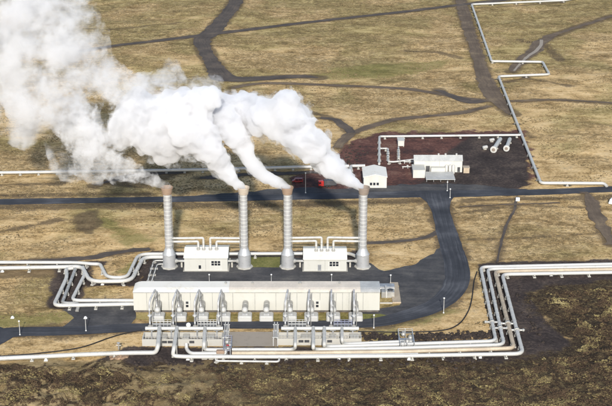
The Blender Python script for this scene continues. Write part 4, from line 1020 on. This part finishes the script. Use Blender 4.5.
cx, cy, r = cand(190000, -200, 200, 400, 950, 4)
ok = (zval(Z_lava, cx, cy) < -3) & (zval(Z_dark, cx, cy) < -2) & (zval(Z_scoria, cx, cy) < -4) & (zval(flat, cx, cy) < -1.5) & (fbm(cx*0.06, cy*0.12, 4, 13) > 0.49)
cx, cy = cx[ok], cy[ok]; rad = r.uniform(0.12, 0.42, len(cx))
scatter('dry_tussocks', 'tussock', 'dry grass tussocks scattered over the heath', 'grass', np.stack([cx, cy, gh(cx, cy)], 1), rad, 0.6, 6)
# dark rubble bank between grass and cornered pipes, and along them
rp = []
for (a0, a1, n, w) in (((364,336.5),(398,339),160,1.6), ((414,337.2),(497,335.6),420,1.5), ((487,300),(497,336),110,0.9), ((520,292),(540,345),40,2.5), ((130,363),(500,361),240,3.0), ((340,170),(356,150),60,5), ((497,302),(508,336),60,0.8)):
    p, q = G(*a0), G(*a1)
    for _ in range(n):
        t_ = random.random(); rp.append((p.x+(q.x-p.x)*t_+random.gauss(0, w*0.5), p.y+(q.y-p.y)*t_+random.gauss(0, w), 0.1, random.uniform(0.2, 0.75)))
rp = np.array(rp); scatter('lava_rubble', 'rubble', 'dark lava rubble banked along the pipelines', 'rubble', rp[:, :3], rp[:, 3], 0.8, 8)

# ------------------------------------------------------------------ steam
def steam_mat(name, dens, lo, hi, x0=None, x1=None, d1=1.0, nscale=0.09, aniso=0.0):
    m = bpy.data.materials.new(name); m.use_nodes = True; nt = NT(m); nt.n.remove(nt.n['Principled BSDF'])
    out = nt.n['Material Output']; vol = nt.new('ShaderNodeVolumePrincipled')
    vol.inputs['Color'].default_value = (0.95, 0.953, 0.965, 1); vol.inputs['Anisotropy'].default_value = aniso
    tc = nt.new('ShaderNodeTexCoord').outputs['Object']
    f = nt.noise(tc, nscale, 4, 0.62, 0.4); f2 = nt.noise(tc, nscale*4.2, 3, 0.65, 0.6)
    v = nt.smooth(nt.math('ADD', nt.math('MULTIPLY', f, 0.68), nt.math('MULTIPLY', f2, 0.32)), lo, hi)
    d = nt.math('MULTIPLY', v, dens)
    if x0 is not None:
        s = nt.new('ShaderNodeSeparateXYZ'); nt.link(tc, s.inputs[0])
        mr = nt.new('ShaderNodeMapRange'); nt.link(s.outputs['X'], mr.inputs[0]); mr.inputs[1].default_value = x0; mr.inputs[2].default_value = x1; mr.inputs[3].default_value = 1; mr.inputs[4].default_value = d1
        d = nt.math('MULTIPLY', d, mr.outputs[0])
    nt.link(d, vol.inputs['Density']); nt.link(vol.outputs[0], out.inputs['Volume'])
    m.cycles.volume_step_rate = 0.3
    MATS[name] = m; return m
def plume(name, lumps, Y, mname, label, cat, seed, sub=1.0, voxel=0.8, disp=1.0, ydrift=0.0, kind=None, group=None, back=0.35, grow=1.0, parent=None):
    rr = random.Random(seed); pts = []
    sph = []
    n = len(lumps)
    dense = []
    for i in range(n-1):
        a, b = lumps[i], lumps[i+1]; jump = (len(a) > 3 and a[3])
        d = math.hypot(b[0]-a[0], b[1]-a[1]); st = 1 if jump else max(1, int(d/(0.55*min(a[2], b[2]))))
        for k in range(st):
            t = k/st; dense.append(tuple(a[j]*(1-t)+b[j]*t for j in range(3)))
    dense.append(lumps[-1][:3])
    for (px, py, rp_) in dense:
        yy = Y+ydrift*(rr.random()-0.5)*2*min(rp_, 20)/20+back*max(0, lumps[0][0]-px)*0.35
        c = P(px, py, yy); s = (P(px+1, py, yy)-P(px, py, yy)).x; r_ = rp_*s*(1+(grow-1)*min(1, rp_/9))
        sph.append((c, r_*0.92))
        k = int((8+rp_*1.7)*sub)
        for _ in range(k):
            u = Vector((rr.gauss(0,1), rr.gauss(0,1), rr.gauss(0,1))).normalized()
            q = rr.uniform(0.10, 0.38)**1.0*r_
            sph.append((c+u*(r_*rr.uniform(0.85, 1.12)-q*0.5), q))
    mb = MB()
    for c, r_ in sph: mb.sphere(c, max(r_, voxel*0.9), 10)
    me = bpy.data.meshes.new('tmp'); me.from_pydata(mb.v, [], mb.f)
    o = bpy.data.objects.new(name, me); COL.objects.link(o)
    rm = o.modifiers.new('r', 'REMESH'); rm.mode = 'VOXEL'; rm.voxel_size = voxel
    sm_ = o.modifiers.new('s', 'SMOOTH'); sm_.iterations = 1; sm_.factor = 0.5
    if disp:
        tx = bpy.data.textures.new('billow', 'CLOUDS'); tx.noise_scale = 2.2; tx.noise_depth = 3
        dm = o.modifiers.new('d', 'DISPLACE'); dm.texture = tx; dm.texture_coords = 'GLOBAL'; dm.strength = disp; dm.mid_level = 0.5
    dg = bpy.context.evaluated_depsgraph_get(); nm = bpy.data.meshes.new_from_object(o.evaluated_get(dg)); o.modifiers.clear(); o.data = nm; bpy.data.meshes.remove(me)
    nm.materials.clear(); nm.materials.append(MATS[mname]); nm.name = name
    if parent is not None: o.parent = parent
    else: tag(o, label, cat, group, kind)
    return o
YS = [s[1] for s in ST]
xS = [s[0].location.x for s in ST]
gS = 'steam plumes from the four stacks'
steam_mat('steam_a', 0.22, 0.45, 0.60, xS[0]-4, xS[0]-40, 0.28, 0.20)
steam_mat('steam_b', 1.0, 0.30, 0.50, xS[1]-12, xS[1]-52, 0.13, 0.13)
steam_mat('steam_c', 0.8, 0.30, 0.54, xS[2]-15, xS[2]-50, 0.4, 0.13)
steam_mat('steam_d', 1.1, 0.28, 0.48, xS[3]-20, xS[3]-70, 0.16, 0.13)
steam_mat('wisp', 0.34, 0.51, 0.62, None, None, 1, 0.15)
steam_mat('steam_veil', 0.20, 0.475, 0.62, None, None, 1, 0.075)
PL = [([(168,186.5,3),(163,185,3),(156,181.5,5),(147,177,7),(137,173,9),(126,170,12),(112,166,14),(98,162,17),(88,150,19),(80,135,20),(72,118,24)], 0, 'steam_a', 'thin ragged steam plume trailing from the leftmost stack', 3),
      ([(241.5,187,3.4),(236,184,4.4),(230,177,7),(222,166,10.5),(213,153,14),(203,140,18),(190,128,25),(180,120,28),(164,128,30),(147,127,26),(133,122,21),(122,133,16),(138,98,12,1),(200,100,14),(212,98,11)], 1, 'steam_b', 'dense white billowing plume from the second stack from the left', 6),
      ([(286.5,187,3.2),(281,184,4.2),(274,181,5.5),(265,177,6.5),(257,170,7.5),(250,161,7.5),(246,151,9),(240,141,11),(232,130,14),(224,118,15)], 2, 'steam_c', 'smaller white plume from the third stack, half lost behind the big one', 4),
      ([(361,187,3.4),(356,184.5,4.6),(350,181,6),(342,175,9),(331,166,12),(320,156,14),(309,144,17),(298,132,20),(288,121,21),(284,107,16),(290,97,8,1),(268,117,20),(252,115,19),(240,112,18),(226,108,16),(214,104,14)], 3, 'steam_d', 'largest dense white plume, leaning left from the rightmost stack', 6)]
for i, (lm_, k, mn, lab, dr) in enumerate(PL):
    o = plume('steam_plume', lm_, YS[k], mn, lab, 'steam plume', i+1, 1.3, 0.8, 1.3, dr, group=gS)
    plume('wisps', [q for q in lm_ if q[2] > 4.5], YS[k], 'wisp', None, None, 20+i, 0.7, 1.3, 2.5, dr+2, grow=1.1 if i == 0 else 1.28, parent=o)
plume('steam_veil', [(80,140,30),(60,110,36),(45,75,46),(55,40,52),(40,5,56),(10,30,50),(0,70,42),(20,110,34),(85,50,30,1),(105,80,24),(130,92,18),(165,85,16),(173,68,10,1),(95,165,18),(60,160,14),(70,175,9,1),(200,86,13),(216,84,9)], YS[0]+8, 'steam_veil', 'thin drifting steam filling the upper left corner', 'steam', 9, 0.9, 1.6, 3.5, 10, kind='stuff', back=0)

# ------------------------------------------------------------------ light, sky, camera
AZ = (0.03, -1.0); EL = R(27.5)
nrm = math.hypot(*AZ); S = Vector((AZ[0]/nrm*math.cos(EL), AZ[1]/nrm*math.cos(EL), math.sin(EL)))
sd = bpy.data.lights.new('sun', 'SUN'); sd.energy = 4.8; sd.angle = R(2.0); sd.color = (1.0, 0.97, 0.92)
so = bpy.data.objects.new('sun', sd); COL.objects.link(so); so.rotation_euler = (-S).to_track_quat('-Z', 'Y').to_euler(); so.location = (0, 0, 500)
w = bpy.data.worlds.new('World'); scene.world = w; w.use_nodes = True
wn = w.node_tree.nodes; sky = wn.new('ShaderNodeTexSky'); sky.sky_type = 'NISHITA'; sky.sun_disc = False; sky.sun_elevation = EL; sky.sun_rotation = math.atan2(S.x, S.y)
bg = wn['Background']; bg.inputs['Strength'].default_value = 0.14; w.node_tree.links.new(sky.outputs[0], bg.inputs['Color'])
cd = bpy.data.cameras.new('camera'); cd.sensor_width = 36; cd.lens = 36*FPX/612; cd.clip_start = 1; cd.clip_end = 12000
co_ = bpy.data.objects.new('camera', cd); COL.objects.link(co_); co_.location = (0, 0, H); co_.rotation_euler = (math.pi/2-PITCH, 0, 0); scene.camera = co_
vs_ = scene.view_settings; vs_.view_transform = 'Standard'; vs_.look = 'None'; vs_.exposure = 0.14; vs_.gamma = 1; vs_.use_curve_mapping = False
scene.render.engine = 'CYCLES'; cy_ = scene.cycles; cy_.use_denoising = True; cy_.volume_bounces = 10; cy_.max_bounces = 14; cy_.diffuse_bounces = 3; cy_.glossy_bounces = 2
cy_.volume_max_steps = 256; cy_.use_adaptive_sampling = True; cy_.adaptive_threshold = 0.02
